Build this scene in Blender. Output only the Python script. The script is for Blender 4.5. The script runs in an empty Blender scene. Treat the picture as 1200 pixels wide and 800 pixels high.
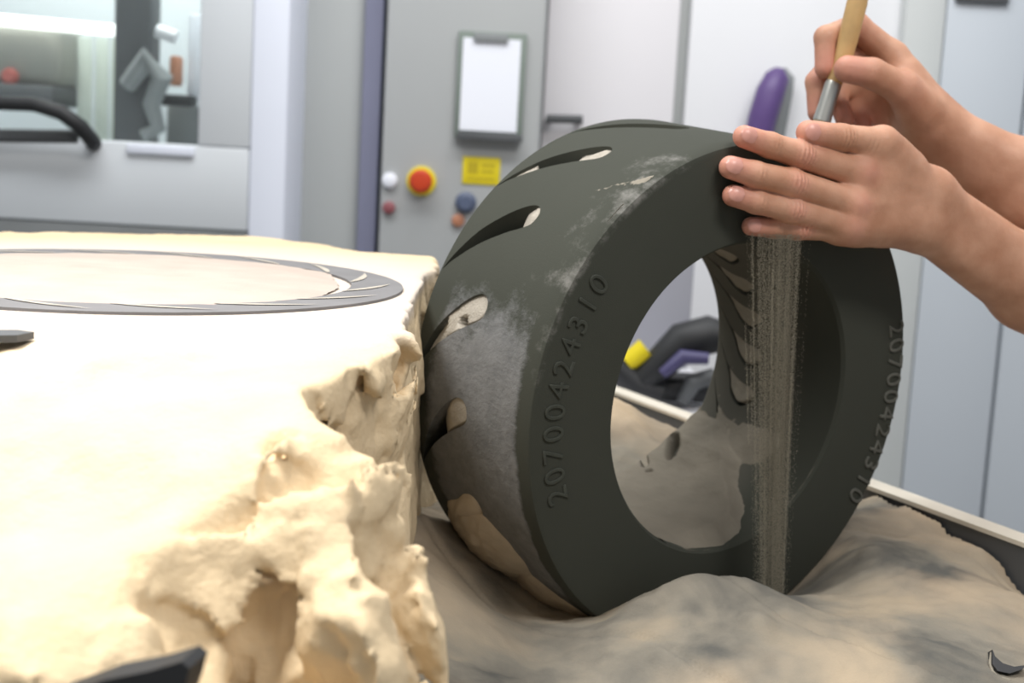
import bpy, bmesh, math, random
import numpy as np
from mathutils import Vector, Matrix

R_ = math.radians
rng = np.random.default_rng(7)
random.seed(7)
scene = bpy.context.scene
col = scene.collection

# ------------------------------------------------------------------ camera, world, lights, exposure
CAM_Z = 1.35
PITCH, ROLL, FPX = 0.1434434, 0.0539689, 1667.0
fwd = np.array([0, math.cos(PITCH), -math.sin(PITCH)])
rt0 = np.array([1.0, 0, 0]); up0 = np.cross(rt0, fwd)
rt = math.cos(ROLL) * rt0 + math.sin(ROLL) * up0
up = -math.sin(ROLL) * rt0 + math.cos(ROLL) * up0
cam_d = bpy.data.cameras.new('camera'); cam = bpy.data.objects.new('camera', cam_d); col.objects.link(cam)
cam.matrix_world = Matrix(((rt[0], up[0], -fwd[0], 0), (rt[1], up[1], -fwd[1], 0), (rt[2], up[2], -fwd[2], CAM_Z), (0, 0, 0, 1)))
cam_d.sensor_width = 36; cam_d.lens = FPX * 36 / 1200
cam_d.clip_start = 0.05; cam_d.clip_end = 40
cam_d.dof.use_dof = True; cam_d.dof.focus_distance = 0.95; cam_d.dof.aperture_fstop = 8.5
scene.camera = cam

world = bpy.data.worlds.new('world'); scene.world = world; world.use_nodes = True
world.node_tree.nodes['Background'].inputs[0].default_value = (0.93, 0.97, 1.0, 1)
world.node_tree.nodes['Background'].inputs[1].default_value = 0.42
scene.view_settings.view_transform = 'Standard'; scene.view_settings.look = 'None'
scene.view_settings.exposure = 0.0; scene.view_settings.gamma = 1.0
scene.cycles.use_denoising = True

def area_light(name, loc, target, size, power, color, sy=None, spread=180):
    l = bpy.data.lights.new(name, 'AREA'); l.energy = power; l.color = color
    l.shape = 'RECTANGLE'; l.size = size; l.size_y = sy or size; l.spread = R_(spread)
    o = bpy.data.objects.new(name, l); col.objects.link(o); o.location = loc
    o.rotation_euler = (Vector(target) - Vector(loc)).to_track_quat('-Z', 'Y').to_euler()
    return o
area_light('work_lamp', (-0.60, 0.66, 2.35), (-0.32, 0.74, 1.2), 0.3, 5.6, (1, 0.97, 0.93), spread=80)
area_light('ceiling_lamp_over_table', (-0.1, 1.9, 3.1), (0.0, 1.2, 1.0), 1.6, 16, (1, 0.97, 0.93), 0.5)
area_light('ceiling_lamp_over_cabinets', (-0.1, 1.4, 3.1), (-0.1, 3.2, 1.2), 2.8, 38, (0.95, 0.98, 1.0), 0.4)
area_light('ceiling_lamp_beside_camera', (0.9, -0.2, 3.0), (0.4, 1.2, 1.0), 1.2, 29, (1, 0.96, 0.92), 0.4)

# ------------------------------------------------------------------ measuring helpers
def ray(px, py):
    d = rt * (px - 600) / FPX - up * (py - 400) / FPX + fwd
    return d
def at(px, py, Y):                 # the point of the place at depth Y that the photograph shows at a pixel
    d = ray(px, py); p = d * (Y / d[1]); p[2] += CAM_Z
    return p
def V(p): return Vector((float(p[0]), float(p[1]), float(p[2])))

# ------------------------------------------------------------------ object helpers
def tag(o, label=None, cat=None, group=None, kind=None):
    if label: o['label'] = label
    if cat: o['category'] = cat
    if group: o['group'] = group
    if kind: o['kind'] = kind
    return o
def empty(name, loc=(0, 0, 0)):
    o = bpy.data.objects.new(name, None); col.objects.link(o); o.location = loc; o.empty_display_size = .05
    return o
def link(name, me, mat, parent=None):
    if mat is not None and not me.materials: me.materials.append(mat)
    o = bpy.data.objects.new(name, me); col.objects.link(o)
    if parent is not None:
        o.parent = parent
        o.matrix_parent_inverse = Matrix.Translation(parent.location).inverted() if parent.type == 'EMPTY' and parent.rotation_euler.to_quaternion().angle < 1e-6 else parent.matrix_basis.inverted()
    return o
def mesh_of(verts, faces, smooth=True, name='m'):
    me = bpy.data.meshes.new(name)
    me.from_pydata([tuple(map(float, v)) for v in verts], [], [tuple(map(int, f)) for f in faces])
    me.update()
    if smooth: me.shade_smooth()
    return me
def mesh_fast(verts, quads, name='m', smooth=True):
    me = bpy.data.meshes.new(name)
    verts = np.asarray(verts, np.float32); quads = np.asarray(quads, np.int32)
    k = quads.shape[1]
    me.vertices.add(len(verts)); me.vertices.foreach_set('co', verts.ravel())
    me.loops.add(quads.size); me.loops.foreach_set('vertex_index', quads.ravel())
    me.polygons.add(len(quads)); me.polygons.foreach_set('loop_start', np.arange(0, quads.size, k, dtype=np.int32))
    me.update(calc_edges=True); me.validate()
    if smooth: me.shade_smooth()
    return me
class MB:
    """collects shapes into one mesh"""
    def __init__(s): s.bm = bmesh.new()
    def add_box(s, a, b, bev=0.0, seg=2, M=None):
        a = np.array(a, float); b = np.array(b, float); lo = np.minimum(a, b); hi = np.maximum(a, b)
        r = bmesh.ops.create_cube(s.bm, size=1.0)
        vs = r['verts']
        for v in vs: v.co = Vector(((lo + hi) / 2 + np.array(v.co) * (hi - lo)).tolist())
        if bev > 0:
            es = list({e for v in vs for e in v.link_edges})
            rr = bmesh.ops.bevel(s.bm, geom=es, offset=bev, segments=seg, affect='EDGES', profile=.5)
            vs = list({v for f in rr['faces'] for v in f.verts} | {v for v in vs if v.is_valid})
        if M is not None:
            for v in vs: v.co = M @ v.co
        return s
    def tube(s, pts, radii, n=12, caps=True, flat=None):
        pts = [Vector(p) for p in pts]
        if not hasattr(radii, '__len__'): radii = [radii] * len(pts)
        rings = []; prev = None
        for i, p in enumerate(pts):
            t = (pts[min(i + 1, len(pts) - 1)] - pts[max(i - 1, 0)]).normalized()
            a = prev - t * prev.dot(t) if prev is not None else t.orthogonal()
            if a.length < 1e-6: a = t.orthogonal()
            a.normalize(); b = t.cross(a); prev = a
            rings.append([s.bm.verts.new(p + (a * math.cos(2 * math.pi * k / n) + b * math.sin(2 * math.pi * k / n)) * radii[i]) for k in range(n)])
        for q0, q1 in zip(rings[:-1], rings[1:]):
            for k in range(n): s.bm.faces.new((q0[k], q0[(k + 1) % n], q1[(k + 1) % n], q1[k]))
        if caps: s.bm.faces.new(rings[0][::-1]); s.bm.faces.new(rings[-1])
        return s
    def lathe(s, origin, axis, prof, n=28):
        axis = Vector(axis).normalized(); a = axis.orthogonal().normalized(); b = axis.cross(a); origin = Vector(origin)
        rings = [[s.bm.verts.new(origin + axis * h + (a * math.cos(2 * math.pi * k / n) + b * math.sin(2 * math.pi * k / n)) * max(r, 1e-4)) for k in range(n)] for r, h in prof]
        for q0, q1 in zip(rings[:-1], rings[1:]):
            for k in range(n): s.bm.faces.new((q0[k], q0[(k + 1) % n], q1[(k + 1) % n], q1[k]))
        s.bm.faces.new(rings[0][::-1]); s.bm.faces.new(rings[-1])
        return s
    def prism(s, outline, direction):
        d = Vector(direction)
        a = [s.bm.verts.new(Vector(p)) for p in outline]; b = [s.bm.verts.new(Vector(p) + d) for p in outline]
        n = len(a)
        s.bm.faces.new(a[::-1]); s.bm.faces.new(b)
        for k in range(n): s.bm.faces.new((a[k], a[(k + 1) % n], b[(k + 1) % n], b[k]))
        return s
    def build(s, name, mat, parent=None, smooth=True, angle=40):
        bmesh.ops.recalc_face_normals(s.bm, faces=s.bm.faces[:])
        me = bpy.data.meshes.new(name); s.bm.to_mesh(me); s.bm.free()
        if smooth:
            me.shade_smooth(); me.set_sharp_from_angle(angle=R_(angle))
        return link(name, me, mat, parent)

# ------------------------------------------------------------------ noise
def hash2(i, j, seed):
    h = (i.astype(np.int64) * 374761393 + j.astype(np.int64) * 668265263 + seed * 974711) & 0x7fffffff
    h = ((h ^ (h >> 13)) * 1274126177) & 0x7fffffff
    h = (h ^ (h >> 16)) & 0xffff
    return h / 65535.0
def vnoise(x, y, seed=0):
    i = np.floor(x); j = np.floor(y); fx = x - i; fy = y - j
    fx = fx * fx * fx * (fx * (fx * 6 - 15) + 10); fy = fy * fy * fy * (fy * (fy * 6 - 15) + 10)
    a = hash2(i, j, seed); b = hash2(i + 1, j, seed); c = hash2(i, j + 1, seed); d = hash2(i + 1, j + 1, seed)
    return (a * (1 - fx) + b * fx) * (1 - fy) + (c * (1 - fx) + d * fx) * fy - .5
def fbm(x, y, seed=0, octs=5, gain=.5):
    s = 0; a = 1.0
    for o in range(octs):
        s = s + a * vnoise(x * 2 ** o + o * 17.3, y * 2 ** o - o * 9.1, seed + o); a *= gain
    return s
def facets(x, y, cell, tilt, seed):
    """broken chunks: every cell of a jittered grid is a plane of its own tilt and height"""
    best = np.full(x.shape, 1e9); val = np.zeros(x.shape)
    gx = np.floor(x / cell); gy = np.floor(y / cell)
    for dx in (-1, 0, 1):
        for dy in (-1, 0, 1):
            i = gx + dx; j = gy + dy
            cx = (i + .5 + .8 * (hash2(i, j, seed) - .5)) * cell; cy = (j + .5 + .8 * (hash2(i, j, seed + 1) - .5)) * cell
            d = (x - cx) ** 2 + (y - cy) ** 2
            v = ((x - cx) * (hash2(i, j, seed + 2) - .5) + (y - cy) * (hash2(i, j, seed + 3) - .5)) * 2 * tilt + (hash2(i, j, seed + 4) - .5) * cell * .5 * tilt
            m = d < best; best = np.where(m, d, best); val = np.where(m, v, val)
    return val
def rbf_fit(P):
    P = np.asarray(P, float); n = len(P)
    D = np.linalg.norm(P[:, None, :2] - P[None, :, :2], axis=2)
    A = np.zeros((n + 3, n + 3)); A[:n, :n] = D - np.eye(n) * .002; A[:n, n] = 1; A[:n, n + 1:] = P[:, :2]; A[n, :n] = 1; A[n + 1:, :n] = P[:, :2].T
    w = np.linalg.solve(A, np.append(P[:, 2], [0, 0, 0]))
    def f(x, y):
        s = w[n] + w[n + 1] * x + w[n + 2] * y
        for k in range(n): s = s + w[k] * np.sqrt((x - P[k, 0]) ** 2 + (y - P[k, 1]) ** 2 + 1e-5)
        return s
    return f

# ------------------------------------------------------------------ materials
def mat(name, color, rough=.6, metal=0.0, var=0.0, var_scale=20, bump=0.0, bump_scale=200, spec=.5, emit=None, emit_s=0, alpha=None, trans=0, color2=None, detail=6):
    m = bpy.data.materials.new(name); m.use_nodes = True
    nt = m.node_tree; b = nt.nodes['Principled BSDF']
    b.inputs['Base Color'].default_value = (*color, 1); b.inputs['Roughness'].default_value = rough
    b.inputs['Metallic'].default_value = metal; b.inputs['Specular IOR Level'].default_value = spec
    tc = nt.nodes.new('ShaderNodeTexCoord')
    if var > 0 or color2:
        n = nt.nodes.new('ShaderNodeTexNoise'); n.inputs['Scale'].default_value = var_scale; n.inputs['Detail'].default_value = detail
        nt.links.new(tc.outputs['Object'], n.inputs['Vector'])
        r = nt.nodes.new('ShaderNodeValToRGB'); r.color_ramp.elements[0].position = .3; r.color_ramp.elements[1].position = .7
        c2 = color2 or tuple(min(1, c * (1 + var)) for c in color)
        c1 = color if color2 else tuple(c * (1 - var) for c in color)
        r.color_ramp.elements[0].color = (*c1, 1); r.color_ramp.elements[1].color = (*c2, 1)
        nt.links.new(n.outputs['Fac'], r.inputs['Fac']); nt.links.new(r.outputs['Color'], b.inputs['Base Color'])
    if bump > 0:
        n2 = nt.nodes.new('ShaderNodeTexNoise'); n2.inputs['Scale'].default_value = bump_scale; n2.inputs['Detail'].default_value = 5
        nt.links.new(tc.outputs['Object'], n2.inputs['Vector'])
        bp = nt.nodes.new('ShaderNodeBump'); bp.inputs['Strength'].default_value = bump; bp.inputs['Distance'].default_value = .002
        nt.links.new(n2.outputs['Fac'], bp.inputs['Height']); nt.links.new(bp.outputs['Normal'], b.inputs['Normal'])
    if emit: b.inputs['Emission Color'].default_value = (*emit, 1); b.inputs['Emission Strength'].default_value = emit_s
    if trans: b.inputs['Transmission Weight'].default_value = trans
    return m
def srgb(r, g, b):
    f = lambda c: (c / 255 / 12.92) if c / 255 <= .04045 else ((c / 255 + .055) / 1.055) ** 2.4
    return (f(r), f(g), f(b))

M = {}
M['block_sand'] = mat('block_sand', (0.67, 0.53, 0.345), .95, var=.08, var_scale=18, bump=.5, bump_scale=240, spec=.1)
def tint_block(m):
    nt = m.node_tree; b = nt.nodes['Principled BSDF']; src = b.inputs['Base Color'].links[0].from_socket
    a = nt.nodes.new('ShaderNodeAttribute'); a.attribute_name = 'pink'
    mx = nt.nodes.new('ShaderNodeMix'); mx.data_type = 'RGBA'
    nt.links.new(a.outputs['Fac'], mx.inputs[0]); nt.links.new(src, mx.inputs[6]); mx.inputs[7].default_value = (0.58, 0.505, 0.435, 1); nt.links.new(mx.outputs[2], b.inputs['Base Color'])
tint_block(M['block_sand'])
M['pink_sand'] = mat('pink_sand', (0.42, 0.355, 0.31), .95, var=.06, var_scale=25, bump=.3, bump_scale=500, spec=.1)
M['pale_sand'] = mat('pale_sand', (0.42, 0.385, 0.33), .95, var=.1, var_scale=60, bump=.4, bump_scale=500, spec=.1)
M['tan_sand'] = mat('tan_sand', (0.48, 0.40, 0.30), .95, var=.12, var_scale=40, bump=.3, bump_scale=500, spec=.1)
M['grey_sand'] = mat('grey_sand', (0.27, 0.245, 0.20), .95, var=.12, var_scale=40, bump=.3, bump_scale=500, spec=.1)
M['grain'] = mat('grain', (0.34, 0.31, 0.24), .9, spec=.2)
M['white_metal'] = mat('white_metal', srgb(226, 226, 230), .5, var=.02, var_scale=2)
M['blue_white'] = mat('blue_white', srgb(194, 200, 207), .5, var=.02, var_scale=2)
M['grey_metal'] = mat('grey_metal', srgb(170, 173, 172), .5, var=.03, var_scale=2)
M['cool_grey'] = mat('cool_grey', srgb(206, 210, 214), .5, var=.03, var_scale=2)
M['bright_post'] = mat('bright_post', srgb(222, 226, 238), .5, var=.02, var_scale=2)
M['purple_grey'] = mat('purple_grey', srgb(120, 122, 144), .6, var=.04, var_scale=3)
M['dark_grey'] = mat('dark_grey', srgb(82, 84, 86), .6, var=.1, var_scale=8)
M['mid_grey'] = mat('mid_grey', srgb(130, 133, 134), .6, var=.08, var_scale=8)
M['black'] = mat('black', srgb(34, 35, 37), .55, var=.1, var_scale=10)
M['steel'] = mat('steel', srgb(196, 196, 190), .35, metal=.9, var=.05, var_scale=30)
M['paper'] = mat('paper', srgb(236, 238, 246), .8, var=.01, var_scale=3)
M['green_grey'] = mat('green_grey', srgb(120, 130, 122), .6, var=.04, var_scale=8)
M['yellow'] = mat('yellow', srgb(226, 205, 20), .6, var=.05, var_scale=30)
M['red'] = mat('red', srgb(196, 62, 26), .45, var=.05, var_scale=30)
M['orange'] = mat('orange', srgb(190, 130, 100), .5, var=.05, var_scale=30)
M['dark_red'] = mat('dark_red', srgb(140, 80, 86), .5, var=.05, var_scale=30)
M['blue_knob'] = mat('blue_knob', srgb(84, 94, 118), .5, var=.05, var_scale=30)
M['purple'] = mat('purple', srgb(92, 70, 124), .45, var=.08, var_scale=20)
M['floor'] = mat('floor', srgb(150, 150, 148), .6, var=.05, var_scale=3)
M['wood'] = mat('wood', (0.56, 0.36, 0.15), .45, var=.15, var_scale=40)
M['bristle'] = mat('bristle', (0.30, 0.24, 0.16), .8, var=.2, var_scale=200)
M['nail'] = mat('nail', srgb(206, 150, 136), .32, var=.04, var_scale=60)
M['tray'] = mat('tray', srgb(150, 146, 134), .6, var=.08, var_scale=15)
M['tray_lip'] = mat('tray_lip', srgb(214, 206, 190), .6, var=.06, var_scale=25)
M['glass'] = mat('glass', (0.95, 0.98, 0.97), .03, trans=1.0)
M['lit_tube'] = mat('lit_tube', (1, 1, 1), .5, emit=(1, 1, .97), emit_s=1.6)
M['shirt'] = mat('shirt', srgb(60, 68, 84), .85, var=.1, var_scale=30)
M['trousers'] = mat('trousers', srgb(44, 46, 54), .85, var=.1, var_scale=30)
M['hair'] = mat('hair', srgb(70, 58, 48), .8, var=.2, var_scale=80)
M['iris'] = mat('iris', srgb(60, 70, 80), .2)
M['eye_white'] = mat('eye_white', srgb(230, 228, 224), .2)
M['lip'] = mat('lip', srgb(176, 110, 100), .5)

def ring_material(name, dusty):
    m = bpy.data.materials.new(name); m.use_nodes = True; nt = m.node_tree; N = nt.nodes; L = nt.links
    b = N['Principled BSDF']; b.inputs['Roughness'].default_value = .85; b.inputs['Specular IOR Level'].default_value = .25
    tc = N.new('ShaderNodeTexCoord')
    def noise(scale, detail=8, rough=.6):
        n = N.new('ShaderNodeTexNoise'); n.inputs['Scale'].default_value = scale; n.inputs['Detail'].default_value = detail; n.inputs['Roughness'].default_value = rough
        L.new(tc.outputs['Object'], n.inputs['Vector']); return n.outputs['Fac']
    def math_(op, a, c=None, clamp=False):
        n = N.new('ShaderNodeMath'); n.operation = op; n.use_clamp = clamp
        for i, v in enumerate((a, c)):
            if v is None: continue
            if isinstance(v, (int, float)): n.inputs[i].default_value = v
            else: L.new(v, n.inputs[i])
        return n.outputs[0]
    def ramp(v, p0, p1):
        n = N.new('ShaderNodeMapRange'); n.interpolation_type = 'SMOOTHSTEP'; L.new(v, n.inputs[0]); n.inputs[1].default_value = p0; n.inputs[2].default_value = p1
        return n.outputs[0]
    def mix(f, a, c):
        n = N.new('ShaderNodeMix'); n.data_type = 'RGBA'; L.new(f, n.inputs[0])
        for i, v in ((6, a), (7, c)):
            if isinstance(v, tuple): n.inputs[i].default_value = (*v, 1)
            else: L.new(v, n.inputs[i])
        return n.outputs[2]
    base = mix(noise(9), (0.042, 0.045, 0.035), (0.053, 0.056, 0.045))
    if dusty:
        sep = N.new('ShaderNodeSeparateXYZ'); L.new(tc.outputs['Object'], sep.inputs[0])
        th = math_('MULTIPLY', math_('ARCTAN2', sep.outputs[1], sep.outputs[0]), 57.29578)
        z = sep.outputs[2]
        rad = math_('SQRT', math_('ADD', math_('MULTIPLY', sep.outputs[0], sep.outputs[0]), math_('MULTIPLY', sep.outputs[1], sep.outputs[1])))
        outer = ramp(rad, .198, .203)
        nz = noise(26, 8, .7); nz2 = noise(70, 8, .75)
        # caked grey dust on the lower part of the tread, thinning upwards
        up_ = math_('SUBTRACT', 1.0, ramp(th, 2, 36))
        lo_ = ramp(th, -64, -40)
        zz = math_('SUBTRACT', 1.0, ramp(z, .11, .15)); front = ramp(z, .004, .022)
        env = math_('MULTIPLY', math_('MULTIPLY', up_, lo_), math_('MULTIPLY', zz, front))
        k = math_('ADD', env, math_('MULTIPLY', math_('SUBTRACT', nz, .5), 1.5))
        crust = math_('MULTIPLY', math_('MULTIPLY', ramp(k, .35, .8), outer), ramp(env, .02, .3))
        c1 = mix(nz2, (0.07, 0.073, 0.076), (0.27, 0.272, 0.27))
        base = mix(crust, base, c1)
        # pale sand scuffs near the front edge
        sc_env = math_('MULTIPLY', math_('MULTIPLY', ramp(th, -6, 18), math_('SUBTRACT', 1.0, ramp(th, 55, 95))), math_('SUBTRACT', 1.0, ramp(z, .02, .075)))
        scuff = math_('MULTIPLY', ramp(math_('ADD', math_('MULTIPLY', sc_env, .27), nz), .74, .95), outer)
        base = mix(scuff, base, (0.19, 0.185, 0.17))
        # fine film of sand in the lower half of the bore
        inner = math_('SUBTRACT', 1.0, ramp(rad, .1275, .129))
        film = math_('MULTIPLY', math_('MULTIPLY', inner, ramp(z, .03, .08)), .45)
        base = mix(film, base, (0.13, 0.12, 0.10))
        hgt = math_('MULTIPLY', crust, nz2)
    L.new(base, b.inputs['Base Color'])
    bp = N.new('ShaderNodeBump'); bp.inputs['Strength'].default_value = .35; bp.inputs['Distance'].default_value = .0012
    f = noise(900, 3)
    h = math_('ADD', math_('MULTIPLY', f, .35), math_('MULTIPLY', hgt, 10)) if dusty else f
    L.new(h, bp.inputs['Height']); L.new(bp.outputs['Normal'], b.inputs['Normal'])
    return m
M['mould'] = ring_material('mould', True)
M['mould_plain'] = ring_material('mould_plain', False)

def heap_material():
    m = mat('heap_sand', (0.30, 0.265, 0.215), .95, bump=.3, bump_scale=420, spec=.1)
    nt = m.node_tree; N = nt.nodes; L = nt.links; b = N['Principled BSDF']; tc = N.new('ShaderNodeTexCoord')
    n = N.new('ShaderNodeTexNoise'); n.inputs['Scale'].default_value = 9; n.inputs['Detail'].default_value = 5; n.inputs['Distortion'].default_value = .6
    L.new(tc.outputs['Object'], n.inputs['Vector'])
    r = N.new('ShaderNodeValToRGB')
    r.color_ramp.elements[0].position = .36; r.color_ramp.elements[0].color = (0.105, 0.103, 0.094, 1)
    r.color_ramp.elements[1].position = .66; r.color_ramp.elements[1].color = (0.34, 0.285, 0.21, 1)
    e = r.color_ramp.elements.new(.5); e.color = (0.225, 0.205, 0.168, 1)
    L.new(n.outputs['Fac'], r.inputs['Fac'])
    at_ = N.new('ShaderNodeAttribute'); at_.attribute_name = 'tan'
    mx = N.new('ShaderNodeMix'); mx.data_type = 'RGBA'; L.new(at_.outputs['Fac'], mx.inputs[0]); L.new(r.outputs['Color'], mx.inputs[6]); mx.inputs[7].default_value = (0.50, 0.39, 0.27, 1)
    L.new(mx.outputs[2], b.inputs['Base Color'])
    return m
M['heap'] = heap_material()

def skin_material():
    m = bpy.data.materials.new('skin'); m.use_nodes = True; nt = m.node_tree; N = nt.nodes; L = nt.links
    b = N['Principled BSDF']; b.inputs['Roughness'].default_value = .5; b.inputs['Specular IOR Level'].default_value = .35
    b.inputs['Subsurface Weight'].default_value = .12; b.inputs['Subsurface Radius'].default_value = (1, .35, .2); b.inputs['Subsurface Scale'].default_value = .004
    tc = N.new('ShaderNodeTexCoord')
    n = N.new('ShaderNodeTexNoise'); n.inputs['Scale'].default_value = 38; n.inputs['Detail'].default_value = 6; L.new(tc.outputs['Object'], n.inputs['Vector'])
    r = N.new('ShaderNodeValToRGB'); r.color_ramp.elements[0].position = .3; r.color_ramp.elements[1].position = .7
    r.color_ramp.elements[0].color = (0.46, 0.225, 0.135, 1); r.color_ramp.elements[1].color = (0.62, 0.345, 0.23, 1); L.new(n.outputs['Fac'], r.inputs['Fac'])
    a = N.new('ShaderNodeAttribute'); a.attribute_name = 'flush'
    mx = N.new('ShaderNodeMix'); mx.data_type = 'RGBA'; L.new(a.outputs['Fac'], mx.inputs[0]); L.new(r.outputs['Color'], mx.inputs[6]); mx.inputs[7].default_value = (0.66, 0.28, 0.22, 1)
    L.new(mx.outputs[2], b.inputs['Base Color'])
    v = N.new('ShaderNodeTexVoronoi'); v.inputs['Scale'].default_value = 700; L.new(tc.outputs['Object'], v.inputs['Vector'])
    n2 = N.new('ShaderNodeTexNoise'); n2.inputs['Scale'].default_value = 160; n2.inputs['Detail'].default_value = 6; L.new(tc.outputs['Object'], n2.inputs['Vector'])
    ad = N.new('ShaderNodeMath'); ad.operation = 'MULTIPLY_ADD'; L.new(v.outputs['Distance'], ad.inputs[0]); ad.inputs[1].default_value = .25; L.new(n2.outputs['Fac'], ad.inputs[2])
    bp = N.new('ShaderNodeBump'); bp.inputs['Strength'].default_value = .25; bp.inputs['Distance'].default_value = .0012; L.new(ad.outputs[0], bp.inputs['Height']); L.new(bp.outputs['Normal'], b.inputs['Normal'])
    return m
M['skin'] = skin_material()

# ================================================================== THE SETTING
BW = 3.3
def struct(name, o): o['kind'] = 'structure'; return o
o = MB().add_box((-3.2, -2.2, -0.1), (3.2, BW + .2, 0)).build('floor', M['floor']); struct('', o)
o = MB().add_box((-3.2, BW + .05, 0), (3.2, BW + .2, 2.9)).build('wall_back', M['white_metal']); struct('', o)
o = MB().add_box((2.6, -2.2, 0), (2.75, BW + .05, 2.9)).build('wall_right', M['blue_white']); struct('', o)

def X(px, Y, py=150): return float(at(px, py, Y)[0])
def Z(py, Y, px=600): return float(at(px, py, Y)[2])

# ---- machine with the window, far left
YM = 2.55
def zl(py): return Z(py, YM, 150)
mach = empty('printing_machine', (X(100, YM), YM + .4, 0))
tag(mach, 'large pale grey machine with a wide window, beside the bright white upright', 'machine')
xl, xr = X(-260, YM), X(293, YM); wl, wr = X(-230, YM), X(232, YM); zb, zt = zl(264), 2.1; wb, wt = zl(166), zl(-120)
b = MB()
b.add_box((xl, YM, zb), (xr, YM + .05, wb), .006); b.add_box((xl, YM, wt), (xr, YM + .05, zt), .006)
b.add_box((xl, YM, wb), (wl, YM + .05, wt), .004); b.add_box((wr, YM, wb), (xr, YM + .05, wt), .004)
b.build('front_panel', M['cool_grey'], mach)
b = MB(); b.add_box((xl, YM + .06, .12), (xr + .02, YM + .1, zb)); b.add_box((xl, YM + .7, .1), (xr, YM + .74, zt)); b.add_box((xl - .03, YM + .06, .1), (xl, YM + .74, zt)); b.add_box((xr - .02, YM + .05, .1), (xr + .015, YM + .74, zt)); b.add_box((xl, YM + .05, zt - .03), (xr, YM + .74, zt)); b.add_box((xl, YM + .05, wb - .14), (xr, YM + .74, wb - .11))
b.build('casing', M['cool_grey'], mach)
area_light('machine_interior_fill', (X(60, YM), YM + .3, zt - .08), (X(60, YM), YM + .5, wb), .6, 7, (.95, 1, .96), .2)  # added fill light, brightens the inside behind the window
MB().add_box((xl, YM - .01, zb - .06), (xr, YM + .055, zb - .002)).build('base_gap_shade', M['mid_grey'], mach)  # shadow gap under the front panel, put in as a grey strip
MB().add_box((xl, YM + .05, 0), (xr, YM + .7, .12)).build('plinth', M['dark_grey'], mach)
MB().add_box((wl, YM + .02, wb), (wr, YM + .026, wt)).build('window_pane', M['glass'], mach, smooth=False)
MB().add_box((X(150, YM), YM - .008, wb - .02), (wr - .005, YM, wb - .004), .002).build('window_sill', M['bright_post'], mach)
def zi(py, Y, px=120): return Z(py, Y, px)
Y2 = YM + .35
MB().tube([at(-60, 18, Y2), at(136, 36, Y2)], .012).build('light_tube', M['lit_tube'], mach)
MB().add_box((X(-40, Y2), Y2 + .02, zi(108, Y2)), (X(66, Y2), Y2 + .2, zi(28, Y2)), .03, 4).build('print_head_housing', mat('housing', srgb(158, 158, 150), .6, var=.06, var_scale=12), mach)
MB().lathe(at(14, 90, Y2 + .02), (0, -1, 0), [(.016, 0), (.018, .01), (.012, .02)], 16).build('red_knob', mat('faded_red', srgb(186, 104, 96), .6), mach)
MB().add_box((X(-60, Y2), Y2 - .02, zi(128, Y2)), (X(66, Y2), Y2 + .2, zi(104, Y2)), .01).build('rail', M['dark_grey'], mach)
for k, (a0, a1) in enumerate(((68, 86), (88, 104), (106, 122))):
    MB().add_box((X(a0, Y2), Y2 + .12 + .01 * k, zi(190, Y2)), (X(a1, Y2), Y2 + .13 + .01 * k, zi(40, Y2)), .004).build('curtain_strip', mat('curtain', srgb(205, 212, 204), .6, var=.04, var_scale=12), mach)
MB().add_box((X(124, Y2), Y2 + .05, zi(190, Y2)), (X(136, Y2), Y2 + .1, zi(40, Y2)), .004).build('olive_post', mat('olive', srgb(160, 160, 120), .6), mach)
MB().add_box((X(137, Y2), Y2 - .03, zi(200, Y2)), (X(180, Y2), Y2 + .05, zi(-150, Y2)), .008).build('upright', M['dark_grey'], mach)
MB().add_box((X(180, Y2), Y2 + .1, zi(200, Y2)), (X(236, Y2), Y2 + .15, zi(118, Y2)), .008).build('lower_plate', M['mid_grey'], mach)
MB().tube([at(150, 100, Y2 - .06), at(172, 70, Y2 - .08), at(190, 90, Y2 - .06), at(178, 122, Y2 - .05), at(186, 150, Y2 - .05), at(168, 160, Y2 - .05)], [.018, .024, .022, .018, .016, .014], 14).build('hose', M['mid_grey'], mach)
MB().tube([at(184, 36, Y2 - .05), at(207, 44, Y2 - .05)], .013, 14).build('white_cylinder', M['white_metal'], mach)
MB().add_box((X(186, Y2), Y2, zi(120, Y2)), (X(224, Y2), Y2 + .06, zi(106, Y2)), .006).build('slide_block', M['black'], mach)
MB().add_box((X(194, Y2), Y2 + .02, zi(96, Y2)), (X(206, Y2), Y2 + .06, zi(60, Y2)), .006).build('brass_fitting', M['orange'], mach)
MB().add_box((X(212, Y2), Y2 + .05, zi(112, Y2)), (X(240, Y2), Y2 + .08, zi(8, Y2)), .004).build('white_plate', M['paper'], mach)
hp_ = [at(-90, 122, YM - .05), at(-20, 120, YM - .06), at(40, 122, YM - .065), at(72, 132, YM - .065), at(94, 148, YM - .055), at(108, 165, YM - .03), at(110, 168, YM)]
MB().tube(hp_, [.012, .012, .013, .014, .014, .014, .014], 14).build('door_handle', M['black'], mach)
MB().tube([at(-90, 158, YM - .03), at(90, 160, YM - .03)], .012, 10).build('handle_base', M['dark_grey'], mach)

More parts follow.
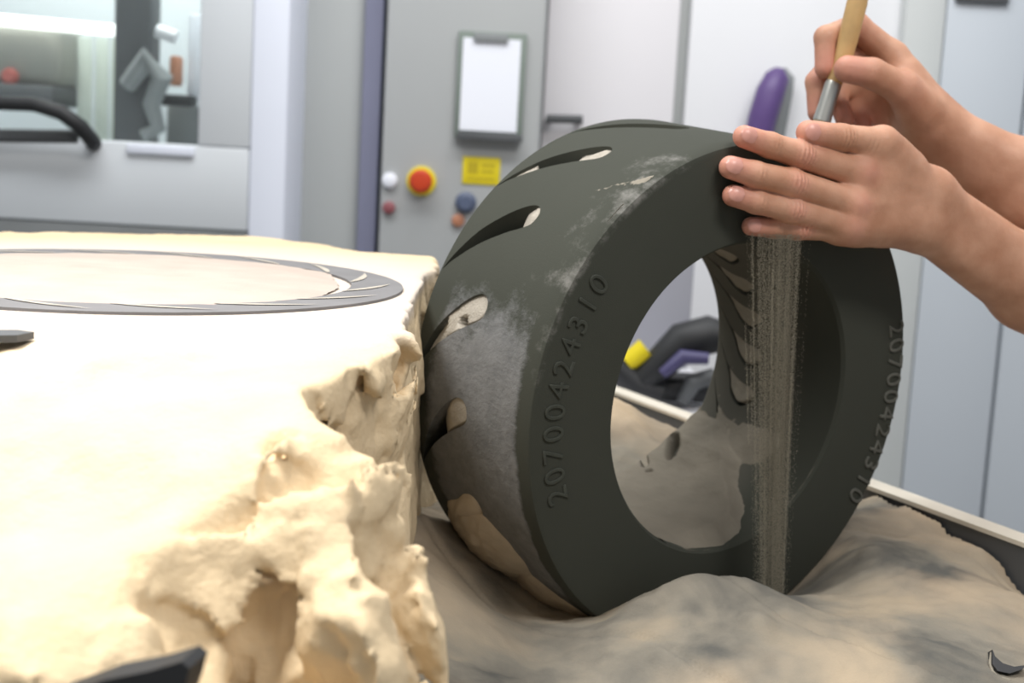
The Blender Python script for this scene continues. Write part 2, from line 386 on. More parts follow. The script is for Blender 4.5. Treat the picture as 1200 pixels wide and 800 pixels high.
# ---- bright upright, plain grey panel cabinet
YP = 2.552
o = MB().add_box((X(293.5, YP), YP, 0), (X(336, YP), YP + .3, 2.3), .004).build('trim_1', M['bright_post']); struct('', o)
YC = 2.75
cab = empty('plain_cabinet', (X(380, YC), YC + .3, 0)); tag(cab, 'plain grey metal cabinet between the bright white upright and the dark purple gap', 'cabinet')
MB().add_box((X(330, YC), YC, .08), (X(424, YC), YC + .5, 2.2), .006).build('body', M['grey_metal'], cab)
MB().add_box((X(332, YC), YC + .03, 0), (X(422, YC), YC + .48, .08)).build('plinth', M['dark_grey'], cab)
o = MB().add_box((X(424.5, YC), YC - .02, 0), (X(445.5, YC), YC + .06, 2.3)).build('trim_2', M['purple_grey']); struct('', o)

# ---- control cabinet with buttons
YK = 2.7
kc = empty('control_cabinet', (X(540, YK), YK + .3, 0)); tag(kc, 'light grey electrical control cabinet carrying the emergency stop and yellow label', 'cabinet')
MB().add_box((X(447, YK), YK + .02, .08), (X(634, YK), YK + .14, 2.2), .006).build('body', M['grey_metal'], kc)
MB().add_box((X(449, YK), YK, .14), (X(632, YK), YK + .019, 2.18), .004).build('door', mat('door_grey', srgb(166, 168, 168), .5, var=.03, var_scale=2), kc)
MB().add_box((X(450, YK), YK + .04, 0), (X(632, YK), YK + .13, .08)).build('plinth', M['dark_grey'], kc)
es = MB().lathe(at(494, 212, YK), (0, -1, 0), [(.028, 0), (.028, .006), (.02, .008)], 24).build('emergency_stop', M['yellow'], kc)
MB().lathe(at(494, 212, YK - .008), (0, -1, 0), [(.012, 0), (.014, .012), (.021, .016), (.022, .024), (.016, .03), (.004, .031)], 24).build('mushroom_button', M['red'], es)
MB().lathe(at(457, 211, YK), (0, -1, 0), [(.014, 0), (.014, .01), (.010, .013)], 20).build('white_button', M['paper'], kc)
MB().lathe(at(456, 243, YK), (0, -1, 0), [(.012, 0), (.012, .01), (.008, .013)], 20).build('red_button', M['dark_red'], kc)
lb = MB().add_box((X(542, YK, 200), YK - .003, Z(216, YK, 563)), (X(586, YK, 200), YK, Z(184, YK, 563)), .001).build('warning_label', M['yellow'], kc)
for q, (a, bb, c, d) in enumerate(((548, 190, 560, 204), (564, 192, 580, 195), (564, 199, 578, 202), (548, 208, 580, 211))):
    MB().add_box((X(a, YK, 200), YK - .0036, Z(d, YK, 563)), (X(c, YK, 200), YK - .003, Z(bb, YK, 563))).build('print_line', mat('label_ink', srgb(190, 168, 20), .6), lb, smooth=False)
MB().lathe(at(546, 237, YK), (0, -1, 0), [(.02, 0), (.02, .008), (.013, .012), (.012, .03)], 20).build('rotary_switch', M['blue_knob'], kc)
MB().lathe(at(537, 258, YK), (0, -1, 0), [(.012, 0), (.012, .008), (.008, .011)], 20).build('orange_button', M['orange'], kc)
cb = empty('clipboard', at(576, 165, YK - .01)); tag(cb, 'green grey clipboard with blank white sheet hung on the grey control cabinet', 'clipboard')
Yb = YK - .002
MB().add_box((X(535, Yb, 100), Yb - .012, Z(163, Yb, 575)), (X(615, Yb, 100), Yb, Z(38, Yb, 575)), .003).build('board', M['green_grey'], cb)
MB().add_box((X(541, Yb, 100), Yb - .015, Z(154, Yb, 575)), (X(608, Yb, 100), Yb - .012, Z(46, Yb, 575))).build('paper_sheet', M['paper'], cb)
MB().add_box((X(536, Yb, 160), Yb - .03, Z(165, Yb, 575)), (X(612, Yb, 160), Yb - .008, Z(156, Yb, 575)), .002).build('document_ledge', M['dark_grey'], cb)
MB().add_box((X(556, Yb, 40), Yb - .022, Z(50, Yb, 575)), (X(596, Yb, 40), Yb - .01, Z(40, Yb, 575)), .002).build('clip', M['mid_grey'], cb)

# ---- white cabinet with the bar handle, and the purple handle
YW = 2.85
wc = empty('white_cabinet', (X(840, YW), YW + .3, 0)); tag(wc, 'tall white double-door cabinet behind the ring and the hands', 'cabinet')
MB().add_box((X(634, YW), YW + .02, .08), (X(1048, YW), YW + .42, 2.3), .006).build('body', M['grey_metal'], wc)
d1 = MB().add_box((X(635, YW), YW, .12), (X(788, YW), YW + .019, 2.28), .004).build('door', mat('door_warm', srgb(222, 219, 222), .5, var=.02, var_scale=2), wc)
d2 = MB().add_box((X(800, YW), YW - .012, .12), (X(1046, YW), YW + .019, 2.28), .004).build('door', mat('door_white', srgb(226, 226, 229), .5, var=.02, var_scale=2), wc)
MB().add_box((X(639, YW), YW + .04, 0), (X(1046, YW), YW + .4, .08)).build('plinth', M['dark_grey'], wc)
hb = MB().tube([at(640, 139, YW - .03), at(683, 140, YW - .03)], .0085, 12).tube([at(643, 139, YW - .03), at(643, 139, YW)], .006, 8).tube([at(678, 140, YW - .03), at(678, 140, YW)], .008, 8)
hb.build('bar_handle', M['dark_grey'], d1)
ph = MB().tube([at(884, 185, YW - .05), at(893, 140, YW - .06), at(903, 108, YW - .06), at(911, 90, YW - .055), at(913, 82, YW - .05)], [.026, .028, .028, .024, .012], 16)
ph.build('purple_grip', M['purple'], d2)
MB().tube([at(903, 185, YW - .03), at(911, 140, YW - .04), at(917, 108, YW - .04), at(920, 92, YW - .035), at(916, 82, YW - .03)], [.02, .02, .02, .018, .01], 14).tube([at(905, 150, YW - .04), at(905, 150, YW)], .014, 10).tube([at(914, 100, YW - .04), at(914, 100, YW)], .012, 10).build('grey_bracket', M['mid_grey'], d2)

# ---- grey post and blue-white panel cabinet on the right
YR = 2.8
o = MB().add_box((X(1049, YR), YR, 0), (X(1096, YR), YR + .3, 2.4), .004).build('trim_4', mat('post_grey', srgb(196, 199, 198), .5, var=.03, var_scale=2)); struct('', o)
rc = empty('blue_grey_cabinet', (X(1180, YR), YR + .3, 0)); tag(rc, 'pale blue grey flat cabinet behind the forearms and the tray rim', 'cabinet')
MB().add_box((X(1090, YR), YR + .02, .08), (X(1500, YR), YR + .5, 2.3), .006).build('body', M['blue_white'], rc)
MB().add_box((X(1097, YR), YR, .1), (X(1196, YR), YR + .019, 2.28), .004).build('door', M['blue_white'], rc)
MB().add_box((X(1200, YR), YR, .1), (X(1480, YR), YR + .019, 2.28), .004).build('door', M['blue_white'], rc)
MB().add_box((X(1100, YR), YR + .04, 0), (X(1490, YR), YR + .4, .08)).build('plinth', M['dark_grey'], rc)
MB().add_box((X(1104, YR), YR - .012, Z(3, YR, 1130)), (X(1166, YR), YR, Z(-22, YR, 1130)), .003).build('name_plate', M['dark_grey'], rc)

# ---- workbench with dark power tool seen through the bore
YB = 2.15
bt = float(at(780, 478, YB)[2])
bench = empty('workbench', (.3, YB, 0)); tag(bench, 'white topped bench standing behind the sand tray', 'bench')
MB().add_box((.0, YB - .14, bt - .03), (.33, YB + .42, bt), .004).build('bench_top', M['white_metal'], bench)
for sx in (.03, .30):
    for sy in (YB - .1, YB + .38): MB().add_box((sx - .02, sy - .02, 0), (sx + .02, sy + .02, bt - .03)).build('leg', M['mid_grey'], bench)
MB().add_box((.01, YB + .4, bt), (.32, YB + .42, bt + .25), .004).build('back_board', mat('bench_back', srgb(150, 150, 158), .6, var=.04, var_scale=5), bench)
tool = empty('power_tool', at(790, 470, YB)); tag(tool, 'black power tool with a yellow end lying on the white bench, seen through the ring', 'tool')
MB().add_box(at(755, 470, YB), at(835, 436, YB + .08), .015, 3).build('battery_pack', M['black'], tool)
MB().tube([at(752, 446, YB), at(775, 425, YB), at(800, 400, YB), at(832, 392, YB), at(850, 394, YB)], [.02, .026, .03, .03, .022], 16).build('motor_housing', M['black'], tool)
MB().tube([at(735, 425, YB), at(757, 408, YB)], [.015, .017], 16).build('yellow_end', M['yellow'], tool)
MB().tube([at(722, 430, YB), at(745, 452, YB), at(775, 462, YB)], [.02, .022, .02], 12).build('cable_coil', M['black'], tool)
MB().tube([at(776, 438, YB - .04), at(800, 418, YB - .04), at(830, 420, YB - .04)], [.008, .012, .009], 12).build('blue_grip', mat('dark_blue', srgb(70, 66, 104), .5), tool)
MB().tube([at(800, 470, YB - .02), at(812, 448, YB - .03), at(836, 440, YB - .02)], [.01, .014, .012], 12).build('trigger_handle', M['dark_grey'], tool)

# ================================================================== THE TRAY
RZ = CAM_Z - .32
pA = np.array([.141, 1.806]); pB = np.array([.446, 1.183]); td = (pB - pA) / np.linalg.norm(pB - pA); tn = np.array([-td[1], td[0]])
if tn[0] < 0: tn = -tn            # outwards, to the right
TZ = CAM_Z - .455
tray = empty('sand_tray', (0, 1.0, TZ)); tag(tray, 'grey metal sand tray with a pale dusty rim, holding block, heap and ring', 'tray')
def wallbox(mb, s0, s1, o0, o1, z0, z1, bev=.002):
    c = [pA + td * s + tn * q for s, q in ((s0, o0), (s1, o0), (s1, o1), (s0, o1))]
    mb.prism([(p[0], p[1], z0) for p in c], (0, 0, z1 - z0)); return mb
wallbox(MB(), -.10, 1.15, -1.35, .02, TZ - .02, TZ).build('tray_floor', M['tray'], tray)
wallbox(MB(), -.10, 1.15, 0, .014, TZ, RZ - .004).build('side_wall', M['dark_grey'], tray)
wallbox(MB(), -.10, 1.15, -.002, .022, RZ - .004, RZ).build('rim', M['tray_lip'], tray)
wallbox(MB(), -.114, -.10, -1.35, .02, TZ, RZ).build('end_wall', M['tray'], tray)
wallbox(MB(), 1.15, 1.164, -1.35, .02, TZ, TZ + .03).build('end_wall', M['tray'], tray)
for s, q in ((-.05, -.1), (1.0, -.1), (-.05, -1.2), (1.0, -1.2)):
    wallbox(MB(), s, s + .06, q, q + .06, 0, TZ - .02).build('leg', M['mid_grey'], tray)

# ================================================================== THE RING MOULD
RC = np.array([.1814432, 1.1243471, CAM_Z - .1998521])
n_ = np.array([.59269741, -.80223675, -.07159588]); u_ = np.array([-.80430081, -.59422235, 0.0]); v_ = np.array([.04254387, -.05758463, .99743372])
RO, RI, RT = .207, .1262, .154
RM = Matrix(((u_[0], v_[0], -n_[0], RC[0]), (u_[1], v_[1], -n_[1], RC[1]), (u_[2], v_[2], -n_[2], RC[2]), (0, 0, 0, 1)))   # local z runs into the ring from its front face
ring = empty('ring_mould'); ring.matrix_world = RM; ring.rotation_mode = 'QUATERNION'; ring.matrix_world = RM
tag(ring, 'dark grey green sand-printed ring mould with teardrop slots, tilted upright in the sand heap', 'mould')
def rlink(name, me, m, parent=ring):
    me.materials.clear(); me.materials.append(m)
    o = bpy.data.objects.new(name, me); col.objects.link(o); o.parent = parent
    return o
def cylp(r, th, z): a = math.radians(th); return (r * math.cos(a), r * math.sin(a), z)
def rad_at(z): return .2068 + .0035 * (z / RT) ** .8 if z > 0 else .2068
# body: revolved profile
prof = [(RI + .003, 0), (RO - .006, 0), (RO - .0025, .0012), (RO - .0003, .005)]
for z in np.linspace(.018, RT - .012, 9): prof.append((rad_at(z), z))
prof += [(rad_at(RT) - .0008, RT - .004), (rad_at(RT) - .004, RT), (RI + .002, RT), (RI, RT - .003)]
for z in np.linspace(RT - .015, .012, 8): prof.append((RI, z))
prof += [(RI + .0006, .003)]
NS = 240
vs = [cylp(r, 360 * k / NS, z) for k in range(NS) for r, z in prof]; P_ = len(prof)
fs = [(k * P_ + i, k * P_ + (i + 1) % P_, ((k + 1) % NS) * P_ + (i + 1) % P_, ((k + 1) % NS) * P_ + i) for k in range(NS) for i in range(P_)]
def spline(pts, n):
    pts = np.array(pts, float); m = len(pts); out = []
    for k in range(n):
        t = k * m / n; i = int(t); f = t - i
        p0, p1, p2, p3 = pts[(i - 1) % m], pts[i], pts[(i + 1) % m], pts[(i + 2) % m]
        out.append(.5 * (2 * p1 + (p2 - p0) * f + (2 * p0 - 5 * p1 + 4 * p2 - p3) * f * f + (3 * p1 - p0 - 3 * p2 + p3) * f ** 3))
    return np.array(out)
# (theta, z) outlines measured from the bulb, scaled to the ring
OUT_SLOT = spline([(-17.6, .1485), (-12.5, .1395), (-6.5, .1265), (-1.2, .108), (1.6, .094), (2.2, .0835), (.6, .0765), (-2.2, .0765), (-3.9, .084), (-6.0, .098), (-10.2, .1205), (-15.0, .1395)], 44)
IN_SLOT = spline([(0, .1495), (5.5, .142), (10.5, .1335), (14.6, .117), (15.8, .103), (18.2, .0955), (21.5, .0965), (24.5, .106), (24.6, .114), (21.0, .124), (14.5, .131), (6.0, .1425)], 44)
OUT_TH = [63.5, 41.2] + [19.0 - 22.5 * k for k in range(0, 13)] + [86.0]
IN_TH = [140.0 + 16.4 * k for k in range(22)]
def slot_prism(shape, th0, r0, r1, skew):
    a = [cylp(r1, th0 + t, z) for t, z in shape]; b_ = [cylp(r0, th0 + t - skew, z) for t, z in shape]; n = len(shape)
    return a + b_, n
def cutter(shape, ths, r0, r1, skew):
    vs, fs = [], []
    for th in ths:
        o = len(vs); p, n = slot_prism(shape, th, r0, r1, skew); vs += p
        fs.append(tuple(range(o, o + n))); fs.append(tuple(range(o + 2 * n - 1, o + n - 1, -1)))
        for k in range(n): fs.append((o + k, o + n + k, o + n + (k + 1) % n, o + (k + 1) % n))
    me = mesh_of(vs, fs, False)
    bm = bmesh.new(); bm.from_mesh(me); bmesh.ops.triangulate(bm, faces=[f for f in bm.faces if len(f.verts) > 4]); bmesh.ops.recalc_face_normals(bm, faces=bm.faces[:]); bm.to_mesh(me); bm.free()
    return me
body_me = mesh_of(vs, fs)
bm = bmesh.new(); bm.from_mesh(body_me); bmesh.ops.recalc_face_normals(bm, faces=bm.faces[:]); bm.to_mesh(body_me); bm.free()
tmp = bpy.data.objects.new('tmp', body_me); col.objects.link(tmp); cuts = []
for nm, sh, ths, r0, r1, sk in (('a', OUT_SLOT, OUT_TH, .172, .22, 3), ('b', IN_SLOT, IN_TH, .115, .147, -3)):
    c = bpy.data.objects.new('cut_' + nm, cutter(sh, ths, r0, r1, sk)); col.objects.link(c); cuts.append(c)
    md = tmp.modifiers.new(nm, 'BOOLEAN'); md.operation = 'DIFFERENCE'; md.object = c; md.solver = 'EXACT'
dg = bpy.context.evaluated_depsgraph_get(); dg.update()
final_me = bpy.data.meshes.new_from_object(tmp.evaluated_get(dg))
for c in cuts + [tmp]: bpy.data.objects.remove(c)
final_me.shade_smooth(); final_me.set_sharp_from_angle(angle=R_(32))
body = rlink('body', final_me, M['mould'])

def plug(shape, th0, hfun, m, name='sand_plug', shrink=.97, rings=9, bore=False, skew=0.0):
    """sand left in a slot: a filled outline whose surface height (below the wall) comes from hfun(t, z, e)"""
    c = np.array([shape[:, 0].mean(), shape[:, 1].mean()])
    c = shape[np.argmin(np.abs(shape[:, 1] - c[1]))] * .5 + shape[np.argmin(np.abs(shape[:, 1] - c[1]) + (np.abs(shape - shape[np.argmin(np.abs(shape[:, 1] - c[1]))]).sum(1) < 3) * 9)] * .5
    n = len(shape); vs = []; fs = []
    for j in range(rings + 1):
        e = j / rings
        for t, z in shape:
            tt = c[0] + (t - c[0]) * e * shrink; zz = c[1] + (z - c[1]) * e * shrink
            r = (RI if bore else rad_at(zz))
            h = hfun(tt, zz, e) + .0012 * float(fbm(np.array([tt * .35]), np.array([zz * 140]), int(abs(th0)))[0])
            vs.append(cylp(r - h if not bore else r + h, th0 + tt, zz))
    for j in range(rings):
        for k in range(n): fs.append((j * n + k, j * n + (k + 1) % n, (j + 1) * n + (k + 1) % n, (j + 1) * n + k))
    o = len(vs)
    for t, z in shape:                                         # skirt down into the slot
        tt = c[0] + (t - c[0]) * shrink; zz = c[1] + (z - c[1]) * shrink
        vs.append(cylp(.176 if not bore else .143, th0 + tt - (0 if bore else 2), zz))
    for k in range(n): fs.append((rings * n + k, rings * n + (k + 1) % n, o + (k + 1) % n, o + k))
    bm = bmesh.new(); me = mesh_of(vs, fs); bm.from_mesh(me); bmesh.ops.remove_doubles(bm, verts=bm.verts[:], dist=1e-6); bmesh.ops.recalc_face_normals(bm, faces=bm.faces[:]); bm.to_mesh(me); bm.free()
    me.shade_smooth()
    return rlink(name, me, m)
def part_shape(shape, z0, z1):
    """the stretch of a slot outline between two depths"""
    s = shape.copy(); s[:, 1] = np.clip(s[:, 1], z0, z1); keep = (shape[:, 1] >= z0 - 1e-6) & (shape[:, 1] <= z1 + 1e-6)
    return s[keep]
plug(OUT_SLOT, 86.0, lambda t, z, e: .004, M['pale_sand'])
plug(part_shape(OUT_SLOT, .07, .108), 63.5, lambda t, z, e: .0035 + max(0, (z - .09)) * .2 - .002 * (1 - e), M['pale_sand'])
plug(part_shape(OUT_SLOT, .128, .15), 63.5, lambda t, z, e: .0025, M['pale_sand'])
plug(part_shape(OUT_SLOT, .07, .103), 41.2, lambda t, z, e: .0015 + max(0, (z - .083)) * .4 + max(0, -t - 1) * .0012, M['pale_sand'])
plug(OUT_SLOT, 19.0, lambda t, z, e: .002 + (.0 if z < .12 else .004) + (.014 if (t + 5.2) ** 2 / 2.2 + ((z - .1005) / .004) ** 2 < 1 else 0), M['pale_sand'])
plug(part_shape(OUT_SLOT, .07, .125), -3.5, lambda t, z, e: .0015 + max(0, z - .1) * .5, M['pale_sand'])
plug(OUT_SLOT, -26.0, lambda t, z, e: .001 - .008 * (1 - e ** 2), M['tan_sand'])
plug(OUT_SLOT, -48.5, lambda t, z, e: .001 - .010 * (1 - e ** 2), M['tan_sand'])
for th in IN_TH[:5] + [IN_TH[21], IN_TH[20]]: plug(IN_SLOT, th, lambda t, z, e: .0006 + (.006 if z > .137 else 0), M['grey_sand'], bore=True, shrink=.99)

# caked sand bulging out of the slots low on the tread, and streaks smeared on the tread
def patch(name, th0, th1, z0, z1, hfun, m, nt=40, nz=24):
    vs, fs = [], []
    for i in range(nt + 1):
        for j in range(nz + 1):
            s = i / nt * 2 - 1; t = j / nz * 2 - 1
            # square to disc
            a = s * math.sqrt(max(0, 1 - t * t / 2)); b = t * math.sqrt(max(0, 1 - s * s / 2))
            th = (th0 + th1) / 2 + a * (th1 - th0) / 2; z = (z0 + z1) / 2 + b * (z1 - z0) / 2
            rr = math.hypot(a, b); wob = 1 + .28 * float(fbm(np.array([math.atan2(b, a) * 1.3 + th0]), np.array([3.1 + th0]), 3)[0])
            th = (th0 + th1) / 2 + (th - (th0 + th1) / 2) * wob; z = (z0 + z1) / 2 + (z - (z0 + z1) / 2) * wob
            h = hfun(a, b, rr) + .0036 * (1 - rr * rr) * float(fbm(np.array([th * .5]), np.array([z * 200]), 9)[0])
            vs.append(cylp(rad_at(z) + h - .0008 * (rr > .985), th, z))
    for i in range(nt):
        for j in range(nz): fs.append((i * (nz + 1) + j, i * (nz + 1) + j + 1, (i + 1) * (nz + 1) + j + 1, (i + 1) * (nz + 1) + j))
    me = mesh_of(vs, fs); bm = bmesh.new(); bm.from_mesh(me); bmesh.ops.recalc_face_normals(bm, faces=bm.faces[:]); bm.to_mesh(me); bm.free(); me.shade_smooth()
    return rlink(name, me, m)
patch('sand_clump', -52, -27, .045, .140, lambda a, b, r: .012 * max(0, 1 - r * r), M['tan_sand'])
patch('sand_clump', -74, -44, .02, .11, lambda a, b, r: .009 * max(0, 1 - r * r), M['tan_sand'])
def streak(th0, z0, th1, z1, w, h):
    vs, fs = [], []; n = 26; m_ = 6
    for i in range(n + 1):
        f = i / n
        for j in range(m_ + 1):
            g = j / m_ * 2 - 1
            ww = w * (.25 + .75 * f) * (1 + .8 * float(vnoise(np.array([f * 9 + th0]), np.array([g * 2.0]), 5)[0])) * (1 if 0 < i < n else .3)
            th = th0 + (th1 - th0) * f + g * ww; z = z0 + (z1 - z0) * f
            vs.append(cylp(rad_at(max(z, .0061)) + h * max(0, 1 - g * g) * (.35 + f) - .0003 + .0008 * float(vnoise(np.array([f * 30]), np.array([g * 4 + th0]), 6)[0]), th, z))
    for i in range(n):
        for j in range(m_): fs.append((i * (m_ + 1) + j, i * (m_ + 1) + j + 1, (i + 1) * (m_ + 1) + j + 1, (i + 1) * (m_ + 1) + j))
    return rlink('sand_streak', mesh_of(vs, fs), M['grey_sand'])
# embossed part number, twice round the face
NUMBER = '20700424310'
dig = {}
def digit_mesh(ch):
    if ch in dig: return dig[ch]
    cu = bpy.data.curves.new('d', 'FONT'); cu.body = ch; cu.size = .0262; cu.extrude = .0007; cu.bevel_depth = .0005; cu.bevel_resolution = 1; cu.offset = -.0004
    cu.align_x = 'CENTER'; cu.align_y = 'CENTER'
    to = bpy.data.objects.new('t', cu); col.objects.link(to)
    d = bpy.context.evaluated_depsgraph_get(); d.update()
    me = bpy.data.meshes.new_from_object(to.evaluated_get(d)); bpy.data.objects.remove(to)
    me.materials.clear(); dig[ch] = me
    return me
M['digit'] = mat('digit', (0.052, 0.056, 0.045), .8, var=.15, var_scale=60, spec=.3)
M['digit_pale'] = mat('digit_pale', (0.105, 0.105, 0.09), .8, var=.15, var_scale=60, spec=.3)  # paler tone of the digit colour, for the right-hand number
def digits(start, step, rr, m):
    for k, ch in enumerate(NUMBER):
        th = R_(start + step * k); er = Vector((math.cos(th), math.sin(th), 0)); et = Vector((-math.sin(th), math.cos(th), 0)); nz = Vector((0, 0, -1))
        me = digit_mesh(ch).copy(); me.materials.append(m)
        o = bpy.data.objects.new('digit', me); col.objects.link(o); o.parent = ring
        p = er * rr
        o.matrix_local = Matrix(((et[0], er[0], nz[0], p[0]), (et[1], er[1], nz[1], p[1]), (et[2], er[2], nz[2], -.0002), (0, 0, 0, 1)))
digits(-19.6, 5.15, .1830, M['digit'])
digits(164.5, 4.62, .1925, M['digit_pale'])

# sand lying in the bore, its surface measured inwards from the bore wall
def bore_sand():
    nt, nz = 150, 90; th = np.linspace(205, 300, nt); z = np.linspace(.002, RT, nz)
    TH, ZZ = np.meshgrid(th, z, indexing='ij')
    edge = np.interp(th, [205, 217, 221, 236, 251, 263, 300], [.125, .10, .08, .044, .012, .006, .006])[:, None]
    h = .015 * np.clip((TH - 208) / 16, 0, 1) ** .7 * np.clip((298 - TH) / 30, 0, 1) * np.clip((ZZ - edge - .006 * fbm(TH * .12, ZZ * 60, 4)) / .014, -.1, 1)
    h += .004 * np.exp(-(((TH - 214) / 10) ** 2 + ((ZZ - .075) / .03) ** 2))
    h += .0022 * fbm(TH * .1, ZZ * 45, 21) - .0006
    for t0, z0, a, b, sl in BORE_HOLES:
        q = ((TH - t0) / a) ** 2 + ((ZZ - z0 + sl * (TH - t0)) / b) ** 2
        h = np.where(q < 1.4, h - .02 * np.clip(1.4 - q, 0, 1), h)
    r = RI - h; a = np.radians(TH); gone = np.zeros(TH.shape, bool)
    for t0, z0, aa, bb, sl in BORE_HOLES: gone |= ((TH - t0) / aa) ** 2 + ((ZZ - z0 + sl * (TH - t0)) / bb) ** 2 < .8
    P = np.stack([r * np.cos(a), r * np.sin(a), ZZ], -1).reshape(-1, 3)
    i = np.arange(nt * nz).reshape(nt, nz)
    q = np.stack([i[:-1, :-1], i[:-1, 1:], i[1:, 1:], i[1:, :-1]], -1).reshape(-1, 4)
    q = q[~gone.ravel()[q].all(1)]
    Pw = (np.array(RM)[:3, :3] @ P.T).T + RC
    me = mesh_fast(Pw, q, 'bore_sand')
    return me
BORE_HOLES = [(229.5, .141, 7.0, .0068, .0011), (244.5, .149, 3.2, .004, .0014), (248.5, .134, 1.6, .0022, 0)]
o = link('loose_sand', bore_sand(), mat('bore_sand', (0.20, 0.18, 0.145), .95, var=.12, var_scale=20, bump=.3, bump_scale=500, spec=.1))
tag(o, 'small smooth drift of grey loose sand inside the ring bore', 'sand')

# ================================================================== SAND BLOCK (left)
ZT = CAM_Z - .1201
FCX, FCY = -.2908, 1.0536
plane_pts = []
for px, py in ((505, 316), (440, 300), (300, 277), (130, 277), (0, 290), (100, 330), (250, 330), (400, 340), (470, 345), (0, 360), (200, 375), (350, 380), (480, 360), (150, 400)):
    d = ray(px, py); s = -.1201 / d[2]; plane_pts.append((d[0] * s, d[1] * s, ZT))
ctl = [(x, y, z) for x, y, z in plane_pts]
ctl += [(-.75, .9, ZT), (-.75, 1.2, ZT), (-.5, 1.25, ZT)]
for px, py, Y in ((470, 402, .83), (430, 414, .79), (385, 428, .75), (345, 455, .70), (362, 490, .675),
                  (240, 430, .78), (240, 490, .68), (300, 490, .67), (120, 450, .72), (0, 420, .74), (0, 500, .675), (75, 600, .62), (200, 560, .635), (0, 640, .60), (130, 640, .605), (270, 560, .63),
                  (330, 510, .645), (365, 514, .65), (400, 522, .655),
                  (0, 750, .53), (60, 742, .53), (150, 680, .56), (200, 637, .585), (262, 614, .605), (300, 560, .625),
                  (330, 560, .637), (375, 560, .64), (410, 565, .64), (425, 605, .635),
                  (330, 600, .625), (285, 660, .60), (215, 755, .575), (370, 650, .61), (310, 720, .605), (350, 715, .605), (345, 790, .59), (290, 790, .59),
                  (420, 735, .60), (478, 795, .60), (400, 795, .58), (440, 660, .63),
                  (150, 790, .525), (60, 800, .515), (0, 800, .515), (200, 800, .55)):
    ctl.append(tuple(at(px, py, Y)))
for x, y, z in ((-.12, .465, -.33), (-.25, .455, -.33), (-.5, .45, -.33), (-.2, .41, -.42), (-.03, .53, -.36), (.04, .60, -.36), (.03, .70, -.26), (.0, .5, -.42)):
    ctl.append((x, y, CAM_Z + z))
for x, y in ((.03, .95), (.03, 1.1), (.03, 1.3), (.0, 1.5), (-.16, 1.62), (-.42, 1.66), (-.68, 1.5), (-.098, .88), (-.1, 1.0), (-.1, 1.2), (-.1, 1.33)): ctl.append((x, y, ZT))
EDGE = [(-.90, 1.30), (-.56, 1.40), (-.42, 1.47), (-.28, 1.525), (-.20, 1.47), (-.155, 1.40), (-.078, 1.385), (-.071, 1.3), (-.0725, 1.2), (-.0725, 1.05), (-.071, .95), (-.064, .87), (-.061, .83), (-.070, .80), (-.083, .77), (-.094, .735), (-.106, .705), (-.100, .688), (-.082, .672), (-.066, .652), (-.056, .62), (-.05, .56), (-.05, .40), (-.90, .40)]
def sd_poly(px_, py_, poly):
    P = np.array(poly); d = np.full(px_.shape, 1e9); ins = np.zeros(px_.shape, bool)
    for k in range(len(P)):
        a, b = P[k], P[(k + 1) % len(P)]; e = b - a
        t = np.clip(((px_ - a[0]) * e[0] + (py_ - a[1]) * e[1]) / (e @ e), 0, 1)
        d = np.minimum(d, np.hypot(px_ - a[0] - t * e[0], py_ - a[1] - t * e[1]))
        c = (a[1] > py_) != (b[1] > py_); xi = a[0] + (py_ - a[1]) / (e[1] if abs(e[1]) > 1e-9 else 1e-9) * e[0]; ins ^= c & (px_ < xi)
    return np.where(ins, -d, d)
f_block = rbf_fit(ctl)
bx = np.concatenate([np.linspace(-.86, -.36, 90)[:-1], np.linspace(-.36, .045, 240)]); by = np.concatenate([np.linspace(.41, .92, 270)[:-1], np.linspace(.92, 1.72, 180)])
GX, GY = np.meshgrid(bx, by, indexing='ij')
# ragged outline: warp the place that is looked up
wx = .012 * fbm(GX * 22, GY * 22, 31) + .003 * fbm(GX * 90, GY * 90, 32); wy = .012 * fbm(GX * 22, GY * 22, 41) + .003 * fbm(GX * 90, GY * 90, 42)
damp = np.clip((np.hypot((GX - FCX), (GY - FCY)) - .21) / .04, 0, 1)
GZ = f_block(GX + wx * damp, GY + wy * damp)
def blur(a, n):
    for _ in range(n):
        p = np.pad(a, 1, mode='edge'); a = (2 * p[1:-1, 1:-1] + p[:-2, 1:-1] + p[2:, 1:-1] + p[1:-1, :-2] + p[1:-1, 2:]) / 6
    return a
GZ = blur(GZ, 5); GZ = np.minimum(GZ, ZT + .0005)
gx_, gy_ = np.gradient(blur(GZ, 3), bx, by); gl = np.hypot(gx_, gy_)
steep = blur(np.clip((gl - .6) / .6, 0, 1), 5)
rest = 1 - steep
GZ = GZ + (.0016 * fbm(GX * 30, GY * 30, 10) * np.clip((.85 - GY) / .1 + .1, 0.1, 1) + .0008 * fbm(GX * 160, GY * 160, 11)) * rest
flat = np.clip((.24 - np.hypot(GX - FCX, GY - FCY)) / .02, 0, 1)
GZ = GZ * (1 - flat) + ZT * flat
def hash3(i, j, k, seed): return hash2(i + 131 * k, j + 57 * k, seed)
